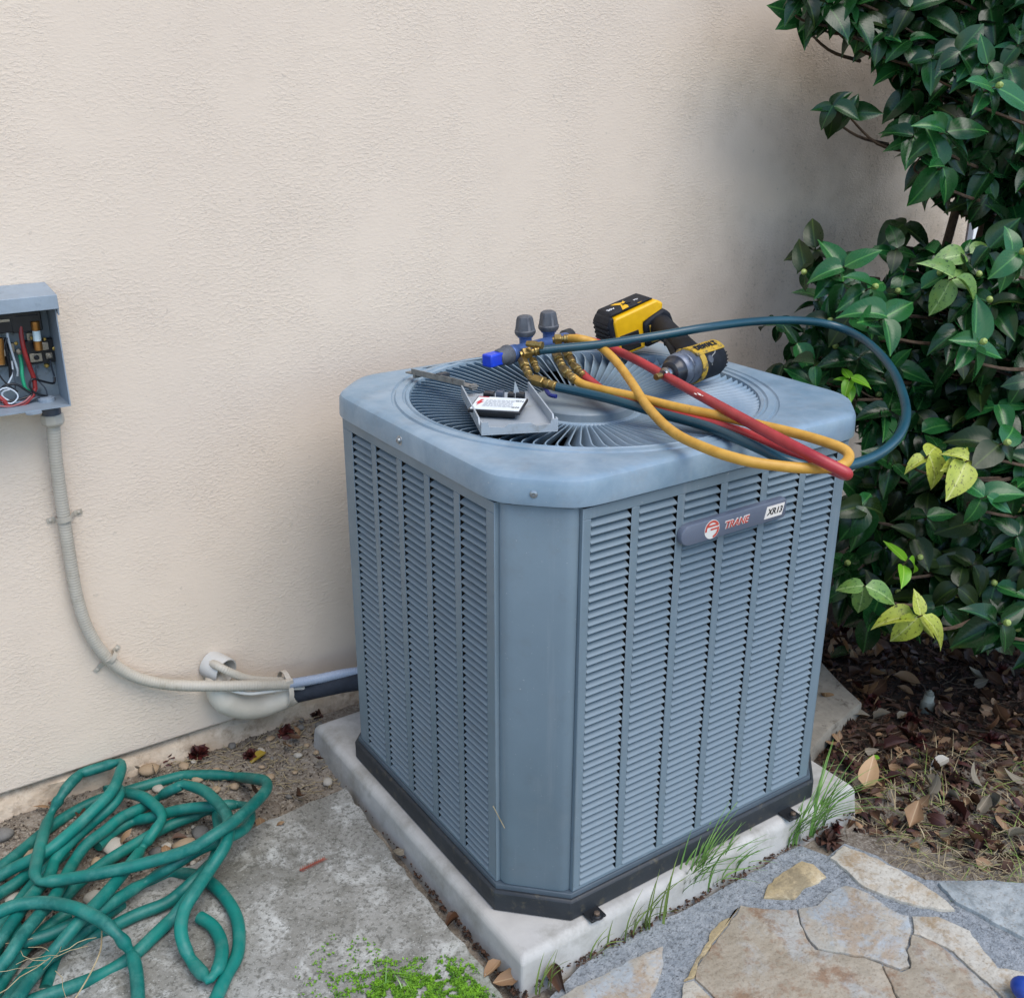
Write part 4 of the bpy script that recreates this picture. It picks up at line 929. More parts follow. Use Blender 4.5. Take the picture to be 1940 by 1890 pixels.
# ------------------------------------------------------------------ conduits and lines
cm = mat('painted_conduit', 'a9a294', 'b7b1a4', 8, .55, c3='9c9484', s3=20)
def ribbed(C_, r, amp=.00028, per=.0060):
    out = [Vector(C_[0])]; 
    # resample
    step = per/4; acc = 0; P_ = [Vector(C_[0])]
    for i in range(len(C_)-1):
        a, b = Vector(C_[i]), Vector(C_[i+1]); L_ = (b-a).length; s = step-acc
        while s <= L_: P_.append(a.lerp(b, s/L_)); s += step
        acc = L_-(s-step)
    return P_, [r+(amp if (i % 4) in (0, 1) else -amp) for i in range(len(P_))]
def conduits():
    y = WY-.022
    def A(px, py, d=.022): return at(px, py, 1, WY-d)
    a = A(98, 789, .036)
    t = thing('flexible_conduit', 'beige painted flexible conduit curving from the grey box to the unit', 'conduit', (a.x, WY, .93))
    pts = [A(101, 800, .036), A(104, 850, .032), (A(111, 910, .026)), A(121, 980, .022), A(133, 1060), A(146, 1130), A(168, 1195), A(205, 1248), A(255, 1281), A(320, 1296, .035), A(400, 1299, .072), (A(470, 1298, .088)), A(545, 1296, .085)]
    C_ = catmull(pts, 10); P_, rr = ribbed(C_, .0128)
    MB().tube(P_, rr, 12).build('conduit_tube', cm, t, smooth=60)
    C2 = catmull([A(543, 1296, .085), A(600, 1286, .09), A(660, 1274, .11), A(720, 1268, .14)], 10)
    P_, rr = ribbed(C2, .0118)
    MB().tube(P_, rr, 12).build('conduit_tube', mat('bare_conduit', '8f9cae', 'a6b0c0', 8, .4), t, smooth=60, label='unpainted bluish grey end of the conduit')
    # gland under the box
    top = A(97, 772, .042); bot = A(100, 808, .042)
    MB().lathe(A(96, 770, .042), (0, 0, -1), [(-.006, .0175), (.016, .0175), (.018, .016)], 24).build('threaded_hub', mat('hub_slate', '3f4652', rough=.5), t)
    MB().lathe(A(98, 784, .042), (0, 0, -1), [(0, .0200), (.002, .0215), (.016, .0222), (.020, .0205), (.022, .017)], 8).build('gland_nut', cm, t, smooth=20, bevel=.001)
    # straps
    for (x0, y0, xm, ym, x1, y1) in ((98, 984, 121, 981, 146, 970), (186, 1265, 209, 1244, 219, 1229)):
        p0, pm, p1 = A(x0, y0, .002), A(xm, ym, .022), A(x1, y1, .002); d = (p1-p0).normalized(); nrm = Vector((0, -1, 0)); wv = d.cross(nrm)
        V = []; F = []; path = [p0-d*.010, p0+d*.006]
        hw = (p1-p0).length/2
        cc = pm.copy(); cc.y = WY-.022
        for i in range(9):
            an = math.pi*(1-i/8); path.append(cc+d*math.cos(an)*.0152+nrm*max(-.019, math.sin(an)*.0152-.0))
        path += [p1-d*.006, p1+d*.010]
        for p in path:
            p = Vector(p); p.y = min(p.y, WY-.0022)
            for s in (-.0052, .0052):
                for h in (0, .0014): V.append(p+wv*s+nrm*h)
        for i in range(len(path)-1):
            k = i*4; F += [(k, k+1, k+5, k+4), (k+1, k+3, k+7, k+5), (k+3, k+2, k+6, k+7), (k+2, k, k+4, k+6)]
        F += [(0, 2, 3, 1), (len(V)-4, len(V)-3, len(V)-1, len(V)-2)]
        st = MB().add(V, F).build('strap', cm, t, smooth=50)
        for p in (p0-d*.003, p1+d*.003): MB().lathe((p.x, WY-.003, p.z), (0, -1, 0), [(0, .0042), (.003, .0038), (.004, .002)], 8).build('screw', MATS['painted_conduit'], st)
    # sleeve through the wall
    s0 = A(392, 1262, 0); t2 = thing('wall_sleeve', 'pale plastic pipe sleeve poking out of the wall at the base', 'pipe sleeve', (s0.x, WY, s0.z))
    dd = Vector((.45, -1, -.16)).normalized()
    mb = MB(); mb.lathe((s0.x+.01, WY+.005, s0.z+.002), dd, [(0, .0335), (.050, .0335), (.052, .0325), (.052, .0300), (.050, .0295), (.0, .0295)], 32)
    mb.f = mb.f[:-2]; mb.build('sleeve', mat('pvc_painted', 'b3b2ad', 'c2c0ba', 12, .5), t2, smooth=40)
    # second conduit coming out of the sleeve, white cable, insulated line set
    t3 = thing('refrigerant_line', 'thick insulated line painted beige then black running into the unit', 'pipe', (s0.x, WY, s0.z-.05))
    pb = mat('painted_insulation', 'c0b8a8', 'cec7b8', 7, .55, c3='8b8578', s3=18, m3=(.66, .74), bump=.3, bscale=40)
    C_ = catmull([A(405, 1280, .010), A(410, 1298, .035), A(424, 1320, .042), A(452, 1333, .042), A(488, 1335, .042), A(525, 1326, .048), A(558, 1313, .056)], 8)
    k = len(C_); rr = [.020+.014*min(1, i/(k*.35))-.0095*max(0, (i/k-.55)/.45) for i in range(k)]
    MB().tube(C_, rr, 22).build('painted_section', pb, t3, smooth=60)
    C_ = catmull([A(556, 1313, .056), A(610, 1301, .085), A(660, 1291, .11), A(720, 1284, .15)], 6)
    MB().tube(C_, [.0245]*len(C_), 20).build('foam_insulation', mat('black_foam', '1d222c', '2a303a', 50, .8, bump=.5, bscale=120), t3, smooth=60)
    C_ = catmull([A(398, 1254, .01), A(414, 1262, .055), A(438, 1274, .07), A(468, 1285, .066), (A(505, 1289, .060)), A(545, 1290, .058)], 8); P_, rr = ribbed(C_, .0095, .0006, .005)
    t4 = MB().tube(P_, rr, 12).build('small_conduit', cm, None, tuple(A(396, 1256, .01)), smooth=60, label='short ribbed beige conduit coming out of the wall sleeve', category='conduit')
    C_ = catmull([A(405, 1290, .03), A(430, 1304, .075), A(470, 1313, .088), A(510, 1309, .088), A(545, 1304, .085), A(575, 1303, .08), A(600, 1304, .07)], 8)
    MB().tube(C_, .0045, 10).build('white_cable', mat('cable_white', 'd9d7cf', 'e4e2da', 10, .4), None, tuple(C_[0]), smooth=60, label='thin white cable slung under the beige conduit by the sleeve', category='cable')
    # cable tie bundling them
    q = A(541, 1306, .06); ring = []
    for i in range(25):
        an = 2*math.pi*i/24; e = Vector((math.sin(.25), 0, 0)); ring.append(Vector((q.x+.002*math.sin(an), q.y+.038*math.cos(an), q.z+.043*math.sin(an)+.004)))
    V = []; F = []
    for p in ring:
        c = Vector((q.x, q.y, q.z+.004)); o_ = (p-c).normalized()*.0016
        for s in (-.0058, .0058):
            for h in (0, 1): V.append(p+Vector((s, 0, 0))+o_*h)
    for i in range(24):
        k = i*4; F += [(k, k+1, k+5, k+4), (k+1, k+3, k+7, k+5), (k+3, k+2, k+6, k+7), (k+2, k, k+4, k+6)]
    ct = MB().add(V, F).build('cable_tie', mat('tie_plastic', 'b9b0a0', 'c6beb0', 12, .45), None, tuple(q), smooth=40, label='beige cable tie strapping the conduits to the insulated line', category='cable tie')
    hd = MB().box((q.x-.001, q.y-.030, q.z+.036), (.018, .012, .014)).build('tie_head', MATS['tie_plastic'], ct, tuple(q), bevel=.001)
conduits()

# ------------------------------------------------------------------ garden hose
def garden_hose():
    zz = lambda x, y: (x/3.4643, 1400+y/3.4643)
    S = [
     [(-60, 1060), (0, 1010), (110, 940), (220, 850), (330, 770), (420, 700)],
     [(-60, 1290), (40, 1180), (130, 1060), (230, 940), (330, 830), (430, 740)],
     [(1380, 1790), (1480, 1560), (1560, 1400), (1560, 1200), (1480, 1040), (1350, 920), (1200, 880), (1060, 910), (900, 985), (760, 1050), (640, 1130), (520, 1200)],
     [(300, 1640), (380, 1430), (540, 1335), (700, 1250), (900, 1150), (1080, 1080), (1180, 1010), (1300, 900), (1380, 820)][0:],
     [(100, 1760), (250, 1700), (480, 1620), (700, 1530), (870, 1420), (1000, 1300), (1150, 1150), (1280, 980), (1400, 800), (1440, 640), (1430, 520), (1405, 468), (1250, 510), (1060, 590), (900, 680), (740, 775), (620, 860), (500, 960), (400, 1070)],
     [(-60, 1640), (60, 1500), (200, 1330), (330, 1220), (450, 1140)], [(-80, 1760), (20, 1580), (140, 1400), (230, 1300), (360, 1200)],
     [(20, 1760), (130, 1600), (240, 1490), (400, 1380), (560, 1250), (700, 1150), (800, 1080)],
     [(-70, 1480), (10, 1320), (75, 1190), (95, 1200), (100, 1260), (85, 1330), (120, 1335), (300, 1290), (500, 1205), (650, 1130), (880, 980), (1100, 850), (1300, 725), (1450, 660), (1600, 590), (1640, 500), (1600, 432), (1400, 440), (1200, 460), (1000, 510), (860, 545), (740, 610), (640, 700)],
     [(-60, 1560), (60, 1420), (150, 1280), (260, 1150), (340, 1060), (400, 960), (470, 830), (560, 700), (700, 590), (800, 510), (930, 450), (1020, 395), (1100, 345), (1195, 300), (1215, 298), (1350, 345), (1470, 470), (1500, 560), (1480, 690), (1380, 850), (1280, 1000), (1205, 1130), (1190, 1280), (1250, 1440), (1362, 1572), (1378, 1575), (1440, 1480), (1455, 1350), (1400, 1230), (1300, 1160)],
     [(60, 1780), (180, 1600), (280, 1480), (430, 1300), (560, 1150), (640, 1070), (740, 960), (870, 800), (960, 680), (1050, 550), (1062, 505), (1040, 460), (960, 390), (880, 360), (800, 350), (740, 380)],
     [(-60, 1380), (0, 1320), (130, 1130), (240, 990), (320, 900), (370, 780), (500, 640), (650, 510), (770, 400), (790, 330), (760, 300), (700, 340)],
     [(-60, 880), (0, 840), (130, 740), (300, 600), (460, 490), (640, 400), (830, 340), (1000, 290), (1195, 238), (1215, 236), (1450, 235), (1690, 262), (1745, 280), (1752, 320), (1700, 390), (1560, 520), (1400, 630), (1250, 720), (1000, 800), (700, 870), (450, 915), (280, 935), (245, 915), (230, 870), (265, 700), (330, 500), (430, 330), (525, 228), (545, 220), (640, 190), (770, 150), (795, 152), (800, 180), (740, 330), (600, 480), (450, 620), (300, 740), (100, 840), (-60, 930)],
     [(910, 1790), (890, 1500), (820, 1340), (680, 1200), (500, 1110), (300, 1070), (100, 1090), (-60, 1160)],
    ]
    rh = .0122
    def place(px, py, z):
        p = Z(px, py, z)
        return p if p.y < WY-rh-.004 else at(px, py, 1, WY-rh-.004)
    def gz(x, y):   # what the hose lies on
        return .004 if y > .275-.30*(x+.469)*-1.35 or False else .032
    mb = MB(); done = []
    first = None
    for si, st in enumerate(S):
        pp = [Vector(zz(*q)).to_3d() for q in st]
        C_ = catmull(pp, 9); 
        # even sampling in pixels
        Q = [C_[0]]
        for c in C_:
            if (c-Q[-1]).length > 4: Q.append(c)
        n = len(Q); base = np.full(n, .036)
        for i, q in enumerate(Q):
            g = Z(q.x, q.y, .02); base[i] = (.032 if g.y < .275+(g.x+.469)*.22 - .012 and g.x > -1.0 else .014)+rh
        k = np.ones(9)/9; base = np.convolve(np.pad(base, 4, mode='edge'), k, 'valid'); z = base.copy()
        for it in range(3):
            XY = np.array([place(q.x, q.y, zz_)[:] for q, zz_ in zip(Q, z)])
            z = np.maximum(base, np.where(XY[:, 1] > WY-rh-.006, XY[:, 2], 0))
            if done:
                D = np.concatenate(done)
                for i in range(n):
                    d = np.hypot(D[:, 0]-XY[i, 0], D[:, 1]-XY[i, 1]); m_ = d < rh*1.9
                    if m_.any():
                        z[i] = max(z[i], (D[m_, 2]+np.sqrt(np.maximum(0, (2*rh*.93)**2-d[m_]**2))).max())
            # sag smoothly between supports
            e = z.copy()
            for i in range(n):
                lo, hi = max(0, i-14), min(n, i+15); idx = np.arange(lo, hi); e[i] = (z[idx]-.00010*(idx-i)**2*1.0).max()
            z = np.convolve(np.pad(np.maximum(e, z), 3, mode='edge'), np.ones(7)/7, 'valid')
        XY = np.array([place(q.x, q.y, zz_)[:] for q, zz_ in zip(Q, z)])
        done.append(XY)
        # kinks pinch the tube
        rr = []
        for i in range(n):
            a = XY[max(0, i-4)]; b = XY[i]; c = XY[min(n-1, i+4)]; v1 = Vector(b-a); v2 = Vector(c-b)
            ang = v1.angle(v2) if v1.length > 1e-6 and v2.length > 1e-6 else 0
            rr.append(rh*(1-.34*min(1, max(0, ang-.30)/.7)))
        mb.tube([tuple(p) for p in XY], rr, 12)
    m = mat('garden_hose_green', '08544e', '0b7c70', 5, .5, c3='3a7a70', s3=26, m3=(.48, .72), spec=.4, bump=.1, bscale=60, rvar=.08)
    g = mb.build('garden_hose', m, None, (-1.0, .1, 0), smooth=60, label='tangled teal green garden hose heaped on the ground below the wall', category='garden hose')
garden_hose()

# ------------------------------------------------------------------ small ground matter
def pebble_mesh(seed, n=1):
    bm = bmesh.new(); bmesh.ops.create_icosphere(bm, subdivisions=2 if n else 1, radius=1); r = random.Random(seed)
    from mathutils import noise
    o = Vector((r.uniform(0, 99),)*3)
    for v in bm.verts: v.co *= 1+.35*noise.noise(v.co*1.1+o)
    me = bpy.data.meshes.new('pebble'); bm.to_mesh(me); bm.free(); me.shade_smooth(); return me
def scatter_px(poly, n, seed, z=0., mind=0):
    """points on the ground whose picture lies in a px outline"""
    W_ = [Z(x, y, z) for x, y in poly]; r = random.Random(seed); out = []
    x0, x1 = min(p.x for p in W_), max(p.x for p in W_); y0, y1 = min(p.y for p in W_), max(p.y for p in W_); tries = 0
    while len(out) < n and tries < n*60:
        tries += 1; x, y = r.uniform(x0, x1), r.uniform(y0, y1); ins = False
        for i in range(len(W_)):
            a, b = W_[i], W_[i-1]
            if (a.y > y) != (b.y > y) and x < (b.x-a.x)*(y-a.y)/(b.y-a.y)+a.x: ins = not ins
        if ins and (not mind or all((x-q.x)**2+(y-q.y)**2 > mind**2 for q in out)): out.append(Vector((x, y, z)))
    return out
def gh(x, y):
    from mathutils import noise
    z = -.012+.006*noise.noise(Vector((x*4, y*4, 0)))+.008*noise.noise(Vector((x*13, y*13, 3)))
    if -.2 > x > -1.6 and y > .3: z += .030*min(1, (y-.3)/.2)
    return z
BED = [(-80, 1590), (0, 1560), (150, 1490), (330, 1440), (480, 1385), (600, 1350), (640, 1420), (690, 1500), (590, 1515), (490, 1565), (380, 1630), (250, 1700), (100, 1780), (-80, 1860)]
LITTER = [(1560, 1180), (1940, 1190), (2050, 1300), (2050, 1640), (1850, 1640), (1760, 1600), (1640, 1570), (1600, 1560), (1600, 1480), (1545, 1430), (1550, 1300)]
def smalls():
    pm = [mat('pebble_white', '9a958a', 'b5afa2', 30, .7, c3='6a645a', s3=60), mat('pebble_grey', '5c5a56', '7d7a74', 30, .75, bump=.3), mat('pebble_tan', '8d7a60', 'a8937a', 30, .75)]
    ms = []
    for i in range(6):
        me = pebble_mesh(i); me.materials.append(pm[i % 3]); ms.append(me)
    fixed = [(215, 1600, .026), (10, 1592, .020), (285, 1470, .024), (300, 1500, .012), (380, 1572, .022), (350, 1590, .020), (250, 1755, .011), (255, 1770, .014), (180, 1625, .013), (25, 1695, .016), (60, 1690, .014), (55, 1620, .013), (175, 1690, .020), (295, 1600, .013), (490, 1500, .017), (620, 1475, .014), (650, 1495, .012), (350, 1460, .012), (320, 1660, .016), (215, 1730, .014), (445, 1490, .013), (390, 1720, .012)]
    names = {0: 'white', 1: 'grey', 2: 'tan'}
    r = random.Random(5)
    pts = [(Z(x, y, .012), s_) for x, y, s_ in fixed]+[(p, r.uniform(.006, .012)) for p in scatter_px(BED, 60, 4, 0, .03)]
    for i, (p, s_) in enumerate(pts):
        k = i % 6; o = bpy.data.objects.new('pebble', ms[k]); COL.objects.link(o)
        o.location = (p.x, p.y, gh(p.x, p.y)+s_*.35+.002); o.scale = (s_*r.uniform(.9, 1.4), s_*r.uniform(.7, 1), s_*.6); o.rotation_euler = (r.uniform(-.2, .2), 0, r.uniform(0, 6.3))
        c = names[k % 3]; qx, qy = pj(p); zn = 'in the dirt between the hose and the pad' if qx > 480 else 'near the left end of the foundation' if qx < 130 and qy < 1640 else 'close under the stucco wall behind the hose' if qy < 1530 else 'framed by the upper hose loops' if qy < 1640 else 'under the lower hose strands'
        c = ('big ' if s_ > .0145 else 'tiny ' if s_ < .009 else 'small ')+c; o['label'] = c+' pebble '+zn; o['category'] = 'pebble'; o['group'] = c+' pebbles '+zn
        if i == 0: o['label'] = 'largest cream pebble framed by the hose loops'; del o['group']
    # crumbs and bark, uncountable
    def crumbs(name, pts, smin, smax, m, seed, flat=.6, lab=None, cat=None):
        r = random.Random(seed); mb = MB()
        T = [(0, 0, 1), (0, 0, -1), (1, 0, 0), (-1, 0, 0), (0, 1, 0), (0, -1, 0)]; FF = [(0, 2, 4), (0, 4, 3), (0, 3, 5), (0, 5, 2), (1, 4, 2), (1, 3, 4), (1, 5, 3), (1, 2, 5)]
        for p in pts:
            s_ = r.uniform(smin, smax); a = r.uniform(0, 6.3); e = r.uniform(.5, 2.0); R3 = Matrix.Rotation(a, 3, 'Z') @ Matrix.Rotation(r.uniform(-.5, .5), 3, 'X')
            mb.add([Vector((p.x, p.y, p.z+s_*.2))+R3 @ Vector((q[0]*s_*e*r.uniform(.7, 1.2), q[1]*s_*r.uniform(.6, 1.1), q[2]*s_*flat)) for q in T], FF)
        mb.build(name, m, None, (0, 0, 0), smooth=0, kind='stuff', label=lab, category=cat)
    g = mat('crumb_mix', '2a2019', '9a8f7e', 160, .95, detail=1); g2 = mat('crumb_dark', '1c120c', '5a4030', 140, .95, detail=1)
    P_ = scatter_px(BED, 3200, 8)
    for p in P_: p.z = gh(p.x, p.y)
    crumbs('gravel', P_, .0015, .006, g, 9, lab='fine gravel and bark crumbs in the dirt strip along the wall', cat='gravel')
    P_ = scatter_px(LITTER, 3500, 10)
    for p in P_: p.z = gh(p.x, p.y)
    crumbs('mulch', P_, .002, .010, g2, 11, lab='dark crumbly leaf mould under the shrub', cat='mulch')
    # dirt in the joint between pad and paving slab
    r = random.Random(12); J = [Z(655+i*.77, 1492+i, .0) for i in range(0, 400)]
    P_ = []
    for i in range(700):
        t = r.random(); q = Z(665+t*325, 1485+t*400, .004); P_.append(Vector((q.x+r.uniform(-.012, .012), q.y+r.uniform(-.01, .01), r.uniform(-.004, .010))))
    crumbs('joint_dirt', P_, .0015, .006, g2, 13, lab='dark debris caught in the joint between slab and pad', cat='debris')
    P_ = []
    for i in range(420):
        t = r.random(); q = Z(1010+t*600, 1868-t*330, .010); P_.append(Vector((q.x+r.uniform(-.006, .006), q.y+r.uniform(-.014, .008), .012+r.uniform(-.002, .004))))
    crumbs('joint_dirt', P_, .0012, .0045, g2, 14, lab='dark debris along the foot of the pad by the flagstones', cat='debris')
smalls()

# leaves ---------------------------------------------------------------------
def leaf_geo(length, width, fold=.25, droop=.35, curl=0., ns=7, twist=0., seed=0, ragged=0.):
    """leaf lying along +Y from the stem, normal +Z; returns verts, faces, uv"""
    r = random.Random(seed); V = []; UV = []; F = []
    xs = (-1, -.55, 0, .55, 1)
    for i in range(ns+1):
        t = i/ns; wv = (max(0, math.sin(math.pi*min(1, (t/.93)**.80)))**.62)*(1-.22*t)*1.08 if t < .93 else .10
        if i == ns: wv = .0
        if i == 0: wv = .03
        wd = width/2*wv*(1+r.uniform(-ragged, ragged)); th = droop*t; y = length*(math.sin(th)/droop if abs(droop) > 1e-3 else t); zc = -length*(1-math.cos(th))/droop if abs(droop) > 1e-3 else 0
        for x in xs:
            xx = x*wd; ang = curl*x; zz_ = zc+abs(xx)*math.sin(fold)*1.0+(abs(x)**2)*curl*width*.35*wv+r.uniform(-1, 1)*ragged*.06*width
            tw = twist*t; V.append(Vector((xx*math.cos(fold)*math.cos(tw), y, zz_+xx*math.sin(tw)))); UV.append((.5+x*wv*.5, t))
    n = len(xs)
    for i in range(ns):
        for j in range(n-1): F.append((i*n+j, i*n+j+1, (i+1)*n+j+1, (i+1)*n+j))
    return V, F, UV
def leaf_me(name, m, *a, **k):
    V, F, UV = leaf_geo(*a, **k); me = bpy.data.meshes.new(name); me.from_pydata([tuple(v) for v in V], [], F); ul = me.uv_layers.new(name='UVMap'); q = 0
    for f in F:
        for i in f: ul.data[q].uv = UV[i]; q += 1
    me.materials.append(m); me.shade_smooth(); return me
green = leaf_mat('camellia_leaf', '0f2c12', '183d1a', '30592a', rough=.2, spec=.38, trans=.05)
greenb = leaf_mat('camellia_leaf_bright', '1c4e24', '286230', '4f8742', rough=.22, spec=.42, trans=.08)
greend = leaf_mat('camellia_leaf_dull', '12240f', '233514', '3a4c20', rough=.28, spec=.3, trans=.05)
yellowl = leaf_mat('yellow_leaf', '9aa838', 'b4bc4c', 'c6ca78', rough=.4, spots='4a4a18', trans=.2)
limel = leaf_mat('mottled_leaf', '4c7a34', '789a4c', '98b470', rough=.35, spots='1c4420', trans=.15)
shoot = leaf_mat('new_leaf', '6aa824', '88c432', 'b2d860', rough=.3, trans=.3)
def basis(yv, zv):
    y = Vector(yv).normalized(); x = y.cross(Vector(zv)); 
    if x.length < 1e-4: x = y.orthogonal()
    x.normalize(); z = x.cross(y); return Matrix((x, y, z)).transposed()

def bush():
    t = thing('camellia_shrub', 'large dark glossy camellia shrub with buds and a few yellow leaves by the wall', 'shrub', (1.15, .1, 0))
    T0 = Vector(t['_o'])
    r = random.Random(21)
    OUT = [(1530, -160), (1490, 20), (1530, 45), (1600, 66), (1665, 90), (1690, 150), (1668, 200), (1690, 270), (1730, 320), (1752, 362), (1838, 372), (1852, 400), (1846, 440), (1800, 445), (1770, 440), (1700, 455), (1690, 520), (1640, 560), (1570, 500), (1540, 570), (1500, 640), (1480, 690), (1530, 735), (1600, 790), (1625, 850), (1610, 960), (1600, 1080), (1595, 1190), (1650, 1215), (1760, 1180), (1850, 1230), (1940, 1240), (2100, 1230), (2250, 1200), (2250, -160)]
    def inside(x, y):
        ins = False
        for i in range(len(OUT)):
            a, b = OUT[i], OUT[i-1]
            if (a[1] > y) != (b[1] > y) and x < (b[0]-a[0])*(y-a[1])/(b[1]-a[1])+a[0]: ins = not ins
        return ins
    variants = {}
    def var(m, key, n=9):
        if key not in variants: variants[key] = [leaf_me('leaf', m, .088, .054, ns=9, fold=r.uniform(.05, .55), droop=r.uniform(.15, 1.15), curl=r.uniform(-.25, .35), twist=r.uniform(-.5, .5), seed=i, ragged=.03) for i in range(n)]
        return r.choice(variants[key])
    L_ = []; tips = []   # (mesh, matrix3, pos, priority)
    def whorl(p, o, n, kind='g', size=1., bud=None):
        o = Vector(o).normalized(); a = o.orthogonal().normalized(); b = o.cross(a); ph = r.uniform(0, 6.3)
        for k in range(n):
            an = ph+k*2.4+r.uniform(-.3, .3); back = (k/n)*.035
            rad = a*math.cos(an)+b*math.sin(an)
            d = (rad*1.0+o*r.uniform(.0, .45)+Vector((0, 0, -.38))).normalized()
            nn = (o+Vector((0, 0, .55))+rad*-.1+Vector((r.uniform(-.3, .3), r.uniform(-.3, .3), r.uniform(-.2, .2))))
            m = {'g': green, 'b': greenb, 'd': greend, 'y': yellowl, 'l': limel, 's': shoot}[kind]
            if kind == 'g' and r.random() < .22: m, kk = greenb, 'b'
            elif kind == 'g' and r.random() < .16: m, kk = greend, 'd'
            else: kk = kind
            d = (d+Vector((r.uniform(-.35, .35), r.uniform(-.35, .35), r.uniform(-.3, .25)))).normalized()
            s_ = size*r.uniform(.66, 1.22)
            L_.append([var(m, kk), basis(d, nn)*s_, Vector(p)-o*back, kk])
        tips.append((Vector(p), o, bud if bud is not None else r.random() < .22, kind))
    view = Vector(-FW)
    # main mass: branch tips near a lumpy front surface, plus inner layers behind it
    from mathutils import noise
    fx0 = []
    for layer, (n, d0, d1) in enumerate(((330, 0, .14), (260, .12, .28), (200, .26, .50))):
        c = 0; tr = 0
        while c < n and tr < 14000:
            tr += 1; px, py = r.uniform(1480, 2200), r.uniform(-130, 1240)
            if not inside(px, py): continue
            # keep most of the tip's leaves inside the outline
            if not (inside(px-42, py) and inside(px, py+42)) and r.random() < .93: continue
            if layer < 2 and 1640 < px < 1880 and 930 < py < 1120 and r.random() < .8: continue
            if layer == 0 and any((px-q[0])**2+(py-q[1])**2 < 36**2 for q in fx0): continue
            if (px-1800)**2/70**2+(py-418)**2/55**2 < 1: continue
            if layer == 0: fx0.append((px, py))
            # distance of the shrub's face: nearer on the right and low
            base = 2.62-.00035*(px-1480)+.12*noise.noise(Vector((px*.006, py*.006, 1)))-.00008*(py-400)
            dd = base+r.uniform(d0, d1)
            ray = Vector(FW+RT*(px-970)/CF-UP*(py-945)/CF); p = Vector(CC)+ray*dd
            lim = WY-.28 if layer < 2 else WY-.20
            if p.y > lim and p.x < 2.12: p = Vector(CC)+ray*((lim-r.uniform(0, .05)-CC[1])/ray.y)
            if p.z < .06: continue
            o = (view*.75+Vector((-.35, -.1, .45))+Vector((r.uniform(-.7, .7), r.uniform(-.5, .5), r.uniform(-.5, .5))))
            whorl(p, o, r.randint(4, 6) if layer < 2 else 6, 'g' if py < 1000 or r.random() < .7 else 'd', 1.0 if layer == 0 else 1.05); c += 1
    # outlying sprigs and coloured whorls read off the photograph
    def D(px, py, dd): return Vector(CC)+Vector(FW+RT*(px-970)/CF-UP*(py-945)/CF)*dd
    for px, py, dd, n, kind, sz, o in ((1578, 200, 2.62, 5, 'g', .95, (-.7, -.6, .3)), (1610, 215, 2.64, 3, 'g', .9, (-.5, -.4, 0)), (1520, 30, 2.6, 4, 'b', 1.1, (-.6, -.6, 0)), (1580, 30, 2.6, 4, 'g', 1, (-.4, -.6, 0)),
        (1545, 470, 2.62, 5, 'd', .95, (-.6, -.4, .4)), (1525, 515, 2.62, 4, 'g', .95, (-.7, -.4, .1)), (1600, 505, 2.55, 5, 'b', 1.15, (-.4, -.8, .5)), (1652, 545, 2.48, 5, 'b', 1.2, (-.2, -.9, .4)),
        (1712, 425, 2.7, 5, 'd', 1.1, (-.3, -.5, .6)), (1470, 615, 2.66, 4, 'g', .9, (-.8, -.4, .2)), (1510, 650, 2.6, 4, 'g', .9, (-.6, -.6, .2)),
        (1812, 525, 2.45, 4, 'l', 1.0, (-.2, -.9, .4)), (1838, 480, 2.5, 3, 'l', 1., (-.1, -.9, .5)), (1700, 470, 2.6, 4, 'g', 1., (-.4, -.6, .4)),
        (1748, 1165, 2.28, 5, 'y', 1.0, (-.2, -.7, .5)), (1640, 1110, 2.36, 3, 'l', .95, (-.5, -.6, .3)), (1760, 862, 2.3, 4, 'y', 1.0, (-.3, -.6, .6)), (1835, 872, 2.27, 4, 'y', 1.0, (-.1, -.7, .5)),
        (1612, 715, 2.5, 7, 's', .62, (-.3, -.5, .8)), (1722, 1058, 2.4, 3, 's', .7, (0, -.5, .8)), (1795, 250, 2.45, 5, 'b', 1.15, (-.2, -.9, .2)), (1885, 165, 2.35, 5, 'b', 1.2, (-.1, -.9, .3)), (1790, 315, 2.45, 5, 'b', 1.15, (-.3, -.8, .3)),
        (1855, 650, 2.3, 5, 'b', 1.1, (-.1, -.9, .5)), (1930, 480, 2.25, 4, 'b', 1.15, (-.1, -.9, .5)), (1680, 600, 2.42, 4, 'b', 1.2, (-.1, -.9, .5)), (1900, 840, 2.3, 4, 'g', 1.1, (-.1, -.9, .5)), (1640, 960, 2.42, 5, 'g', 1.1, (-.3, -.8, .3)), (1870, 940, 2.3, 4, 'b', 1.05, (-.2, -.8, .5)), (1900, 1180, 2.2, 6, 'g', 1.1, (-.2, -.8, .5))):
        whorl(D(px, py, dd), o, n, kind, sz, bud=kind in 'gb' and r.random() < .6)
    tips_ = tips
    # the nearest leaves become parts, the others one mass
    def pri(e):
        x, y = pj(e[2]); vis = -80 < x < 1990 and -60 < y < 1300
        return (0 if vis else 5)+(e[2]-Vector(CC)).length-(2 if e[3] in 'yls' else 0)
    L_.sort(key=pri)
    lab = {'y': 'yellowing leaf with dark specks', 'l': 'pale mottled green leaf', 's': 'bright lime green new leaf'}
    for me, M3, p, k in L_[:292]:
        o = bpy.data.objects.new('leaf', me); COL.objects.link(o); o.parent = t; o.matrix_local = Matrix.Translation(p-T0) @ M3.to_4x4()
        if k in lab: o['label'] = lab[k]
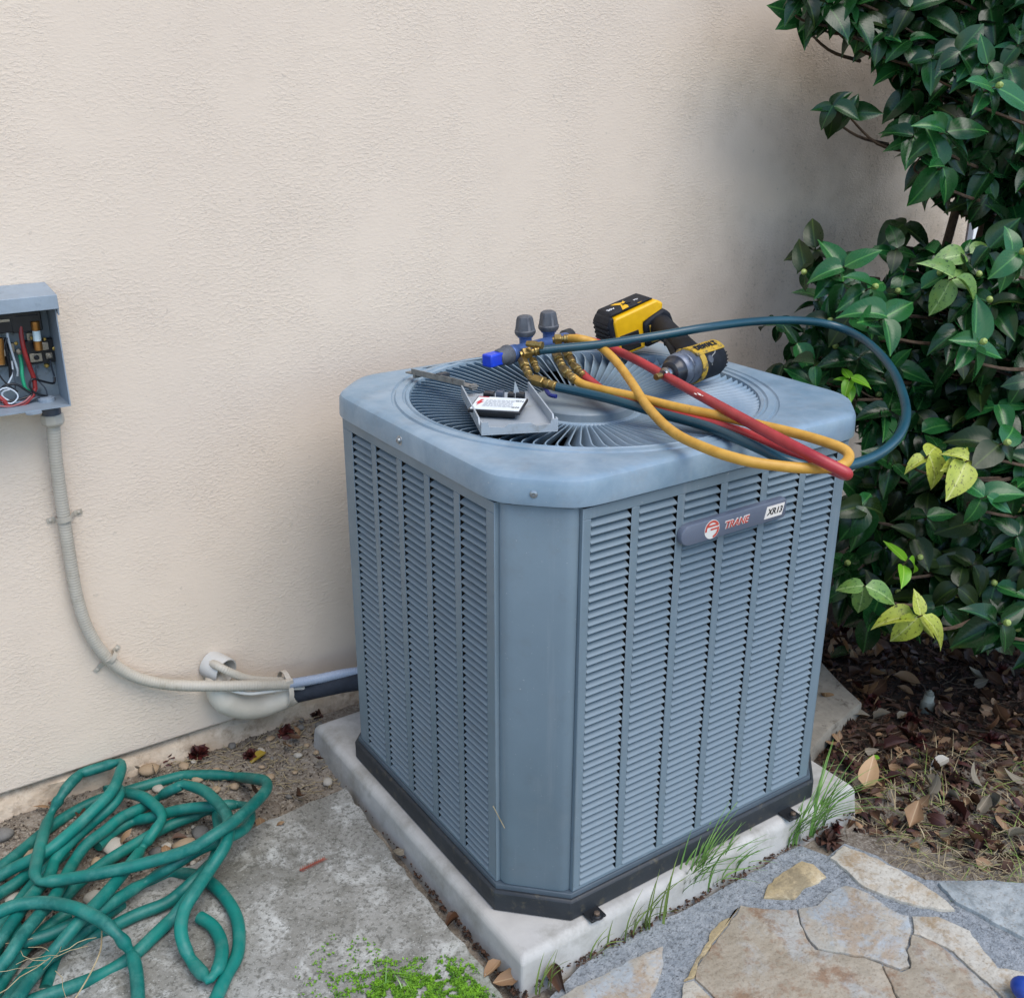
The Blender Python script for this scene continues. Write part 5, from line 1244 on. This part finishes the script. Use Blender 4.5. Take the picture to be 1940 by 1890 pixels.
    for kk, mm in (('g', green), ('b', greenb), ('d', greend), ('y', yellowl), ('l', limel), ('s', shoot)):
        E = [e for e in L_[292:] if e[3] == kk]
        if not E: continue
        mb = MB(); uv = []
        for me, M3, p, k in E:
            mb.add([p+M3 @ v.co for v in me.vertices], [tuple(q.vertices) for q in me.polygons])
            vu = [None]*len(me.vertices)
            for q in me.polygons:
                for li, vi in zip(q.loop_indices, q.vertices): vu[vi] = tuple(me.uv_layers[0].data[li].uv)
            uv += vu
        mb.uv = uv
        # faces of degenerate tips are kept; uv order must match loops
        o = mb_build_uv(mb, 'leaf', mm, t)
        o['kind'] = 'stuff'
    # stems and limbs
    bark = mat('bark', '3a2d22', '5c4a38', 60, .85, bump=.5, bscale=150)
    roots = [Vector((1.55, .20, -.02)), Vector((1.72, .3, -.02)), Vector((1.42, .32, -.02)), Vector((1.8, .1, -.02))]
    for q in roots:
        top_ = q+Vector((r.uniform(.0, .25), r.uniform(-.2, .1), 1.7)); MB().tube(catmull([q, q.lerp(top_, .4)+Vector((r.uniform(-.06, .06), .03, 0)), top_], 6), [.022-.0010*i for i in range(13)], 8).build('trunk', bark, t)
    mbs = MB(); n = 0
    for p, o, b, k in tips_:
        q = min(roots, key=lambda q: (Vector((q.x, q.y, 0))-Vector((p.x, p.y, 0))).length); root = p+Vector((.26, r.uniform(-.03, .03), -.10))
        C_ = catmull([p, p-o*.06+Vector((0, 0, -.01)), p.lerp(root, .45)+Vector((0, 0, -.03)), root], 4); k_ = len(C_)
        if n < 120:
            MB().tube(C_, [.0014+.0022*i/k_ for i in range(k_)], 5, caps=False).build('branch', bark, t, smooth=60)
        else: mbs.tube(C_, [.0016+.004*i/k_ for i in range(k_)], 5, caps=False)
        n += 1
    mbs.build('branch', bark, t, smooth=60, kind='stuff')
    bm_ = mat('bud_green', '8a9c4c', 'a4b468', 60, .45); n = 0
    for p, o, b, k in sorted(tips_, key=lambda e: (e[0]-Vector(CC)).length):
        if b and n < 60:
            MB().lathe(p+o*.002, o, [(0, .002), (.003, .0055), (.009, .0078), (.015, .0065), (.019, .002)], 10).build('bud', bm_, t); n += 1
def mb_build_uv(mb, name, m, parent):
    org = Vector(parent['_o'] if parent else (0, 0, 0)); me = bpy.data.meshes.new(name); me.from_pydata([tuple(Vector(v)-org) for v in mb.v], [], mb.f)
    ul = me.uv_layers.new(name='UVMap'); k = 0
    arr = np.empty(len(me.loops)*2, dtype=np.float32); vi = np.empty(len(me.loops), dtype=np.int32); me.loops.foreach_get('vertex_index', vi)
    U = np.array(mb.uv, dtype=np.float32)[vi]; ul.data.foreach_set('uv', U.ravel())
    return link(name, me, m, parent, org, 180)
bush()

def litter():
    r = random.Random(31)
    kinds = [('tan', leaf_mat('dry_leaf_tan', '745a3e', '98795a', 'a48c6c', rough=.6, trans=.05), 'tan curled dead leaf', 96),
             ('brown', leaf_mat('dry_leaf_brown', '38241a', '5a3e2a', '6a4e36', rough=.6, trans=.03), 'brown dead leaf', 84),
             ('grey', leaf_mat('dry_leaf_grey', '6a6254', '857c6a', '958c7c', rough=.7, trans=.03), 'greyish dead leaf', 46),
             ('dark red', leaf_mat('dry_leaf_red', '28120d', '44201a', '503028', rough=.6, trans=.03), 'dark red shrivelled leaf', 46)]
    meshes = {}
    def lm(kind, m):
        if kind not in meshes: meshes[kind] = [leaf_me('fallen_leaf', m, .062, .036, fold=r.uniform(-.7, .9), droop=r.uniform(-1.7, 1.9), curl=r.uniform(-1.2, 1.4), twist=r.uniform(-.6, .6), seed=i, ragged=.22, ns=6) for i in range(6)]
        return r.choice(meshes[kind])
    def drop(me, p, s_, rz=None, tilt=.5, **tags):
        o = bpy.data.objects.new('fallen_leaf', me); COL.objects.link(o); o.location = (p.x, p.y, p.z+r.uniform(.008, .022)); o.scale = (s_,)*3
        o.rotation_euler = (r.uniform(-tilt, tilt), r.uniform(-tilt, tilt), r.uniform(0, 6.3) if rz is None else rz)
        for k, v in tags.items(): o[k] = v
        return o
    def L_(poly, n, seed, mind):
        P_ = scatter_px(poly, n, seed, 0, mind)
        for p in P_: p.z = gh(p.x, p.y)
        return P_
    for i, (c, m, lab, n) in enumerate(kinds):
        for p in L_(LITTER, n, 40+i, .028):
            x, y = pj(p); s_ = r.uniform(.5, 1.12); L = [(1755, 1340, 'beside the sprinkler head'), (1630, 1330, 'by the rear concrete slab'), (1640, 1480, 'right of the pad corner'), (1880, 1250, 'under the lowest shrub leaves at the right'), (1700, 1220, 'under the yellow leaves of the shrub'), (1900, 1430, 'among the twigs at the right edge'), (1780, 1560, 'in the dry grass behind the flagstones')]
            w_ = min(L, key=lambda e: (e[0]-x)**2+(e[1]-y)**2)[2]; lb = ('large ' if s_ > .95 else 'small ')+lab+' '+w_
            if abs(x-1755) < 45 and 1250 < y < 1400: continue
            drop(lm(c, m), p, s_, tilt=.7, label=lb, category='dead leaf', group=lb.replace(' leaf ', ' leaves '))
    for i, (c, m, lab, n) in enumerate(kinds):
        for p in L_(BED, 7 if i < 3 else 4, 60+i, .05):
            x, y = pj(p); lb = lab+(' in the dirt beside the pad' if x > 470 else ' among the hose strands near the wall' if y < 1600 else ' under the middle of the hose heap')
            drop(lm(c, m), p, r.uniform(.5, .85), label=lb, category='dead leaf', group=lb.replace(' leaf ', ' leaves '))
    # the rest of the leaf litter
    for c, m, n, sd in (('tan', kinds[0][1], 160, 71), ('brown', kinds[1][1], 420, 72), ('dark', kinds[3][1], 260, 73)):
        mb = MB(); uv = []
        for p in L_(LITTER, n, sd, 0):
            me = lm(kinds[{'tan': 0, 'brown': 1, 'dark': 3}[c]][0], m); M = Matrix.Translation((p.x, p.y, p.z+r.uniform(.0, .014))) @ Matrix.Rotation(r.uniform(0, 6.3), 4, 'Z') @ Matrix.Rotation(r.uniform(-.8, .8), 4, 'X') @ Matrix.Scale(r.uniform(.35, .7), 4)
            mb.add([M @ v.co for v in me.vertices], [tuple(q.vertices) for q in me.polygons]); vu = [None]*len(me.vertices)
            for q in me.polygons:
                for li, vi in zip(q.loop_indices, q.vertices): vu[vi] = tuple(me.uv_layers[0].data[li].uv)
            uv += vu
        mb.uv = uv; o = mb_build_uv(mb, 'leaf_litter', m, None); o['kind'] = 'stuff'; o['label'] = 'scraps of small '+c+' dead leaves layered under the shrub'; o['category'] = 'leaf litter'
    def one(px, py, c, s_, rz, lab, tilt=.3, z=0):
        m = dict((k[0], k[1]) for k in kinds); p = Z(px, py, z)
        if z == 0: p.z = max(0, gh(p.x, p.y))
        o = drop(lm(c, m[c]) if c in m else leaf_me('fallen_leaf', c, .07, .042, fold=.2, droop=.6, curl=.2), p, s_, rz, tilt, label=lab, category='leaf'); return o
    orange = leaf_mat('orange_leaf', 'a88660', 'b8946c', 'c8a884', rough=.5, trans=.1); olive = leaf_mat('olive_leaf', '8a7424', '9c8630', 'a89a50', rough=.4, trans=.1)
    o = one(1634, 1520, orange, 1.1, R(-120), 'orange tan leaf propped against the right corner of the pad', 0); o.rotation_euler = (R(62), R(8), R(-58)); o.location.z = .045
    one(505, 1440, olive, .75, R(100), 'olive yellow curved leaf on the dirt between the wall and slab')
    one(1612, 1240, green, 1.1, R(60), 'dark green fallen leaf beside the rear slab edge', .1)
    one(1555, 1222, 'tan', 1.1, R(20), 'dull tan leaf tucked behind the unit beside the green leaf', .2)
    one(1665, 1450, shoot, .5, R(40), 'small bright yellow green leaf in the sparse grass', .2)
    one(1748, 1480, 'grey', .95, R(160), 'broad grey upright leaf in the sparse grass', .3)
    one(1795, 1450, leaf_mat('pale_leaf', 'b4b0a4', 'c8c4b8', 'd4d0c4', rough=.6), .8, R(70), 'whitish cupped leaf among the twigs on the right', .4)
    one(1690, 1290, 'tan', 1.2, R(200), 'round beige leaf lying at the back of the litter', .2)
    one(990, 1858, 'tan', .9, R(70), 'curled brown leaf on edge at the front corner of the pad', .6, .01); one(1050, 1838, 'brown', 1.1, R(150), 'rolled brown leaf at the foot of the front pad face', .5, .015)
    one(870, 1745, 'brown', .7, R(100), 'dark leaf wedged in the joint halfway along the pad', .6, .01); one(948, 1835, 'tan', .8, R(110), 'brown curled leaf standing in the joint near the pad corner', .8, .01)
    one(765, 1618, 'grey', .6, R(100), 'small pinkish grey leaf in the joint beside the slab edge', .4, .01)
    one(540, 1562, 'tan', .5, R(40), 'little crumpled leaf on the back edge of the paving slab', .3, .032)
    one(252, 1580, 'tan', .8, R(80), 'triangular orange brown leaf standing between hose strands', .9, .03); one(492, 1555, 'tan', .7, R(170), 'pale curled leaf at the right side of the hose heap', .4, .01); one(498, 1520, 'brown', .8, R(60), 'brown leaf hooked under the right bend of the hose', .5, .01)
    one(815, 1645, leaf_mat('weed_leaf', '4a7a30', '5c8c3a', '7aa858', rough=.4, trans=.15), .7, R(-10), 'small green weed leaf sprouting against the left pad face', .1, .01).rotation_euler = (R(55), 0, R(-40))
    # shrivelled camellia flowers
    fm = mat('dead_petal', '2c0e0c', '5a1e16', 60, .6, c3='120807', s3=90); fm2 = mat('dead_petal_brown', '2a1a14', '5c3a2a', 60, .7, c3='120a08', s3=90)
    def flower(m, seed):
        q = random.Random(seed); mb = MB()
        for k in range(22):
            V, F, _ = leaf_geo(.026, .020, fold=q.uniform(-.8, .8), droop=q.uniform(-1.5, 2.4), curl=q.uniform(-1, 1), ns=3, ragged=.3, seed=seed*50+k)
            M = (Matrix.Rotation(q.uniform(0, 6.3), 3, 'Z') @ Matrix.Rotation(q.uniform(.1, 1.35), 3, 'X')); mb.add([M @ v+Vector((0, 0, .002)) for v in V], F)
        me = bpy.data.meshes.new('dried_flower'); me.from_pydata(mb.v, [], mb.f); me.materials.append(m); me.shade_smooth(); return me
    FM = [flower(fm, 1), flower(fm, 2), flower(fm2, 3), flower(fm2, 4)]
    spec = [(378, 1448, 0, 1.25, 'dark red shrivelled flower against the wall behind the hose'), (322, 1457, 1, .95, 'smaller dark red shrivelled flower left of the large one by the wall'), (475, 1445, 0, .8, 'shrivelled red flower beside the olive leaf near the wall'), (660, 1333, 0, .9, 'dark red petals caught between the wall and pad'), (545, 1405, 1, 1., 'reddish dried flower on the dirt under the black pipe'), (600, 1368, 2, .8, 'dark dried flower at the back left corner of the pad'),
            (1572, 1595, 2, 1.25, 'blackish dried flower at the top of the flagstones'), (1575, 1560, 0, 1.1, 'reddish dried flower against the right end of the pad'), (1650, 1330, 0, 1.2, 'dark red dried flower at the point of the rear slab'), (1605, 1375, 2, 1.2, 'dark dried flower on the near edge of the rear slab'), (1725, 1365, 0, 1.3, 'large dark red dried flower left below the sprinkler head'), (1740, 1400, 0, 1.1, 'dark red dried flower nearest below the sprinkler head'), (1810, 1480, 2, 1.4, 'black dried flower near the whitish cupped leaf'), (1815, 1560, 2, 1.3, 'black dried flower in the dry grass above the grey flagstone'), (1860, 1590, 3, 1.2, 'brown dried flower in the dry grass nearest the grey flagstone'), (1900, 1270, 0, 1.1, 'dark red dried flower under the lowest right shrub leaves'), (1600, 1190, 0, 1, 'dark red dried flower in deep shade behind the unit'), (1880, 1400, 0, 1.1, 'reddish dried flower among twigs near the right edge'), (1570, 1330, 2, .8, 'small dark dried flower lying on the rear slab'), (205, 1640, 3, .9, 'reddish brown tuft of dried petals ringed by hose'), (265, 1705, 3, 1., 'dried brown flower below the middle of the hose heap'), (320, 1760, 2, 1.1, 'dark dried flower beside the small oval hose loop'), (95, 1530, 2, .9, 'dark dried flower under the left hose strands'), (35, 1735, 3, .8, 'brown petals beneath the front hose arch')]
    for px, py, k, s_, lab in spec:
        p = Z(px, py, 0); o = bpy.data.objects.new('dried_flower', FM[k]); COL.objects.link(o); o.location = (p.x, p.y, gh(p.x, p.y)+.004); o.scale = (s_,)*3; o.rotation_euler = (r.uniform(-.4, .4), 0, r.uniform(0, 6.3))
        o['category'] = 'dried flower'
        if lab: o['label'] = lab
        else: o['label'] = 'dark red brown shrivelled flower in the litter under the shrub'; o['group'] = 'shrivelled flowers in the litter under the shrub'
    # redwood sprig on the slab
    p = Z(590, 1640, .033); t = thing('needle_sprig', 'reddish brown needle sprig lying on the paving slab', 'sprig', tuple(p)); rm = mat('needle_red', '7a3424', '9a4c38', 60, .6)
    a = Z(568, 1648, .034); b = Z(613, 1626, .036); MB().tube([a, b], .0009, 5).build('twig', rm, t); mb = MB(); d = (b-a).normalized(); n_ = Vector((-d.y, d.x, 0))
    for k in range(13):
        c = a.lerp(b, k/12); 
        for sg in (-1, 1): e = c+d*.006+n_*sg*.008*(1-.3*k/12); mb.tube([c, e], [.0010, .0004], 4)
    mb.build('needles', rm, t, kind='stuff')
litter()

# ------------------------------------------------------------------ grass, straw, moss
def blade(mb, p, d, h, w_, bend, r):
    """one tapering grass blade arching towards d"""
    d = Vector((d[0], d[1], 0)).normalized(); s = Vector((-d.y, d.x, 0)); n = 5; V = []
    for i in range(n+1):
        t = i/n; q = Vector(p)+Vector((0, 0, h*(t-.35*bend*t*t)))+d*(h*bend*t*t*.9); ww = w_*(1-t**1.6)*.5+.0002; V += [q-s*ww, q+s*ww]
    mb.add(V, [(2*i, 2*i+1, 2*i+3, 2*i+2) for i in range(n)])
def greens():
    r = random.Random(77)
    gm = mat('grass_blade', '4c7830', '86aa5a', 25, .45); m2 = mat('grass_olive', '5c7434', '8a9c4c', 25, .5); sm = mat('straw', '8c7c5c', 'b4a684', 40, .7)
    for m in (gm, m2): m.node_tree.nodes['Principled BSDF'].inputs['Transmission Weight'].default_value = 0
    tufts = [((1186, 1770), 8, .12, .5, 'sparse short grass tuft at the foot of the pad left of the bracket side'), ((1240, 1745), 8, .15, .45, 'single tall blades of grass in front of the second louvre column'), ((1300, 1690), 44, .20, .6, 'dense bright grass tuft at the middle of the pad front'), ((1350, 1668), 22, .14, 1., 'grass tuft leaning right over the middle of the pad front'), ((1400, 1640), 10, .12, .8, 'thin grass tuft between the middle and right tufts'), ((1500, 1592), 26, .16, .6, 'bright grass tuft by the right mounting bracket'), ((1545, 1568), 36, .20, .7, 'tall grass tuft at the right end of the pad front'), ((1022, 1868), 7, .09, .4, 'few grass blades at the front corner of the pad'), ((1130, 1800), 7, .07, .8, 'low dry grass wisps along the left of the pad front')]
    for (px, py), n, h, bd, lab in tufts:
        c = Z(px, py, .012); mb = MB()
        for k in range(n):
            a = r.uniform(-.9, 1.3); d = (math.cos(a-.2), math.sin(a-.2)*.7-.25); p = c+Vector((r.uniform(-.030, .030), r.uniform(-.014, .006), -.004)); blade(mb, p, d, h*r.uniform(.45, 1.05), r.uniform(.0030, .0062), bd*r.uniform(.4, 1.6), r)
        mb.build('grass_tuft', gm if n > 8 else m2, None, tuple(c), smooth=180, label=lab, category='grass')
    # straggling grass and straw on the right
    A = [(1570, 1440), (1700, 1420), (2020, 1440), (2050, 1760), (1850, 1700), (1700, 1600), (1640, 1580), (1600, 1480)]
    for name, n, m, hh, bd, lab, seed in (('grass', 150, m2, .06, 1.9, 'straggling green grass on the dirt at the right', 3), ('dry_grass', 300, sm, .05, 2.2, 'dry straw coloured grass on the dirt at the right', 5)):
        mb = MB()
        for p in scatter_px(A, n, seed):
            p.z = gh(p.x, p.y)-.002; a = r.uniform(0, 6.3); blade(mb, p, (math.cos(a), math.sin(a)), hh*r.uniform(.4, 1.3), r.uniform(.0012, .0026), bd*r.uniform(.5, 1.3), r)
        mb.build(name, m, None, (1, -.2, 0), smooth=180, kind='stuff', label=lab, category='grass')
    def stalks(poly, n, seed, lmax, rad, m, lab, zz_=None, name='straw'):
        mb = MB(); q = random.Random(seed)
        for p in scatter_px(poly, n, seed):
            z = (gh(p.x, p.y)+.004 if zz_ is None else zz_)+q.uniform(0, .008); a = q.uniform(0, 6.3); L_ = q.uniform(.25, 1)*lmax; P_ = [Vector((p.x, p.y, z))]
            for k in range(4): a += q.uniform(-.5, .5); P_.append(P_[-1]+Vector((math.cos(a), math.sin(a), q.uniform(-.06, .08)))*L_/4)
            mb.tube(P_, q.uniform(.4, 1)*rad, 4, caps=False)
        mb.build(name, m, None, (0, 0, 0), smooth=180, kind='stuff', label=lab, category='straw')
    stalks(LITTER+[], 260, 90, .10, .0013, mat('twig', '4a3c2e', '7c6a54', 40, .8), 'thin twigs and stalks scattered through the leaf litter', name='twigs')
    stalks([(1640, 1560), (1940, 1560), (2050, 1650), (2000, 1900), (1800, 1720), (1700, 1620)], 420, 91, .06, .0009, sm, 'matted dry straw along the edge of the flagstones')
    stalks([(470, 1400), (600, 1370), (690, 1500), (590, 1520), (500, 1500)], 170, 92, .035, .0010, sm, 'short straw bits on the dirt beside the pad')
    stalks([(300, 1420), (490, 1430), (480, 1500), (350, 1510)], 90, 93, .05, .0009, sm, 'straw bits behind the hose')
    stalks([(0, 1850), (150, 1830), (130, 1900), (0, 1910)], 12, 94, .12, .0010, sm, 'pale straw lying over the lower hose strands', .075)
    a = [Z(193, 1762, .075), Z(190, 1800, .075), Z(170, 1845, .065), Z(140, 1895, .06)]
    MB().tube(catmull(a, 6), .0014, 6).build('dry_stalk', sm, None, tuple(a[0]), label='long pale dry stalk lying across the hose at the lower left', category='stalk')
    a = [at(932, 1525, 1, -.36)+Vector((-.05, 0, 0)), at(955, 1568, 1, -.36)+Vector((-.05, 0, 0))]
    q1, q2 = Vector((-.401, -.318, 0)), 0
    def onch(px, py):   # point on the chamfer plane x+y = -(AX+AY-CH)
        ray = Vector(FW+RT*(px-970)/CF-UP*(py-945)/CF); s_ = (-(AX+AY-CH)-.006-CC[0]-CC[1])/(ray.x+ray.y); return Vector(CC)+ray*s_
    p1, p2 = onch(934, 1526), onch(956, 1568); MB().tube([p1, p2], .0008, 5).build('dry_stalk', sm, None, tuple(p1), label='short pale stalk stuck on the lower corner panel of the unit', category='stalk')
    # moss: many tiny lobes
    mm = mat('moss', '35600a', '78aa1e', 60, .8); mb = MB()
    pts = []
    for poly, n, seed in (([(690, 1870), (740, 1840), (800, 1850), (850, 1828), (900, 1850), (930, 1895), (960, 1960), (690, 1960)], 5200, 1), ([(620, 1860), (700, 1820), (860, 1810), (900, 1830), (940, 1890), (640, 1900)], 1300, 2), ([(560, 1830), (640, 1760), (760, 1800), (700, 1890), (560, 1890)], 260, 4)):
        pts += scatter_px(poly, n, seed, .031)
    from mathutils import noise
    pts = [p for p in pts if noise.noise(p*38)+.5*noise.noise(p*95) > -.12]
    for p in pts:
        for k in range(4):
            a = r.uniform(0, 6.3); L_ = r.uniform(.0018, .0052); d = Vector((math.cos(a), math.sin(a), r.uniform(.3, 1.6))).normalized()*L_; s_ = Vector((-math.sin(a), math.cos(a), 0))*L_*.35
            mb.add([p, p+d*.6-s_, p+d, p+d*.6+s_], [(0, 1, 2, 3)])
    mb.build('moss', mm, None, (-.5, -.5, .03), smooth=180, kind='stuff', label='bright green moss on the front edge of the paving slab', category='moss')
    mb = MB()
    for k in range(9):
        p = Z(r.uniform(700, 790), r.uniform(1842, 1880), .031); a = r.uniform(0, 6.3); blade(mb, p, (math.cos(a), math.sin(a)), r.uniform(.02, .05), .002, 1.4, r)
    mb.build('grass_tuft', gm, None, tuple(Z(740, 1860, .031)), smooth=180, label='few grass blades growing out of the moss', category='grass')
greens()

# ------------------------------------------------------------------ odd things
def odds():
    # pop-up sprinkler head in the litter
    p = Z(1755, 1340, 0); p.z = gh(p.x, p.y); gm = mat('sprinkler_grey', '6a6c62', '85877a', 30, .7, c3='4a4a42', s3=50)
    t = thing('sprinkler_head', 'grey pop up sprinkler head standing in the leaf litter', 'sprinkler', tuple(p)); ax = Vector((.10, 0, 1))
    MB().lathe(p, ax, [(-.02, .017), (.022, .018), (.026, .018), (.030, .0155)], 20).build('body', gm, t)
    MB().lathe(p, ax, [(.030, .014), (.046, .013), (.048, .0125)], 16).build('riser', mat('riser_grey', '8f9186', 'a4a69a', 30, .65), t)
    MB().lathe(p, ax, [(.047, .011), (.056, .010), (.058, .005), (.062, .004)], 12).build('nozzle', gm, t)
    # blue rounded thing at the lower right edge
    p = Z(1950, 1880, .030); mb = MB(); bm_ = mat('blue_rubber', '1c3a8c', '3456b0', 20, .4, c3='1a2a5c', s3=30)
    V = []; F = []; n = 18
    for i in range(11):
        a = math.pi*i/10
        for j in range(n):
            b = 2*math.pi*j/n; e = 1.0; V.append((p.x-.008+.024*math.sin(a)*math.cos(b), p.y-.030*math.cos(a), .040+.020*math.sin(a)*math.sin(b)))
    for i in range(10):
        for j in range(n): F.append((i*n+j, i*n+(j+1) % n, (i+1)*n+(j+1) % n, (i+1)*n+j))
    mb.add(V, F).build('rubber_toe_cap', bm_, None, (p.x, p.y, .024), smooth=60, label='rounded blue rubbery object at the right edge of the flagstones', category='blue object')
    ho = bpy.data.objects['red_refrigerant_hose']; wm = MATS['letter_white']; mb = MB(); c0 = Z(1318, 743, .992); d = (Z(1345, 759, .993)-c0).normalized(); sdn = Vector((-d.y, d.x, 0)).normalized(); upn = Vector((-.25, -.45, .86)).normalized()
    for a, b_, l, w_ in ((0, -.004, .010, .003), (.003, .001, .014, .0022), (.012, -.001, .010, .0034), (.002, .0045, .008, .002), (.020, .002, .006, .0022)):
        p = c0+d*a+sdn*b_-Vector((0, 0, abs(b_)*.4)); mb.add([p, p+d*l, p+d*l+sdn*w_, p+sdn*w_], [(0, 1, 2, 3)])
    mb.build('white_print', wm, ho, tuple(Vector(ho['_o'])), smooth=0)
odds()
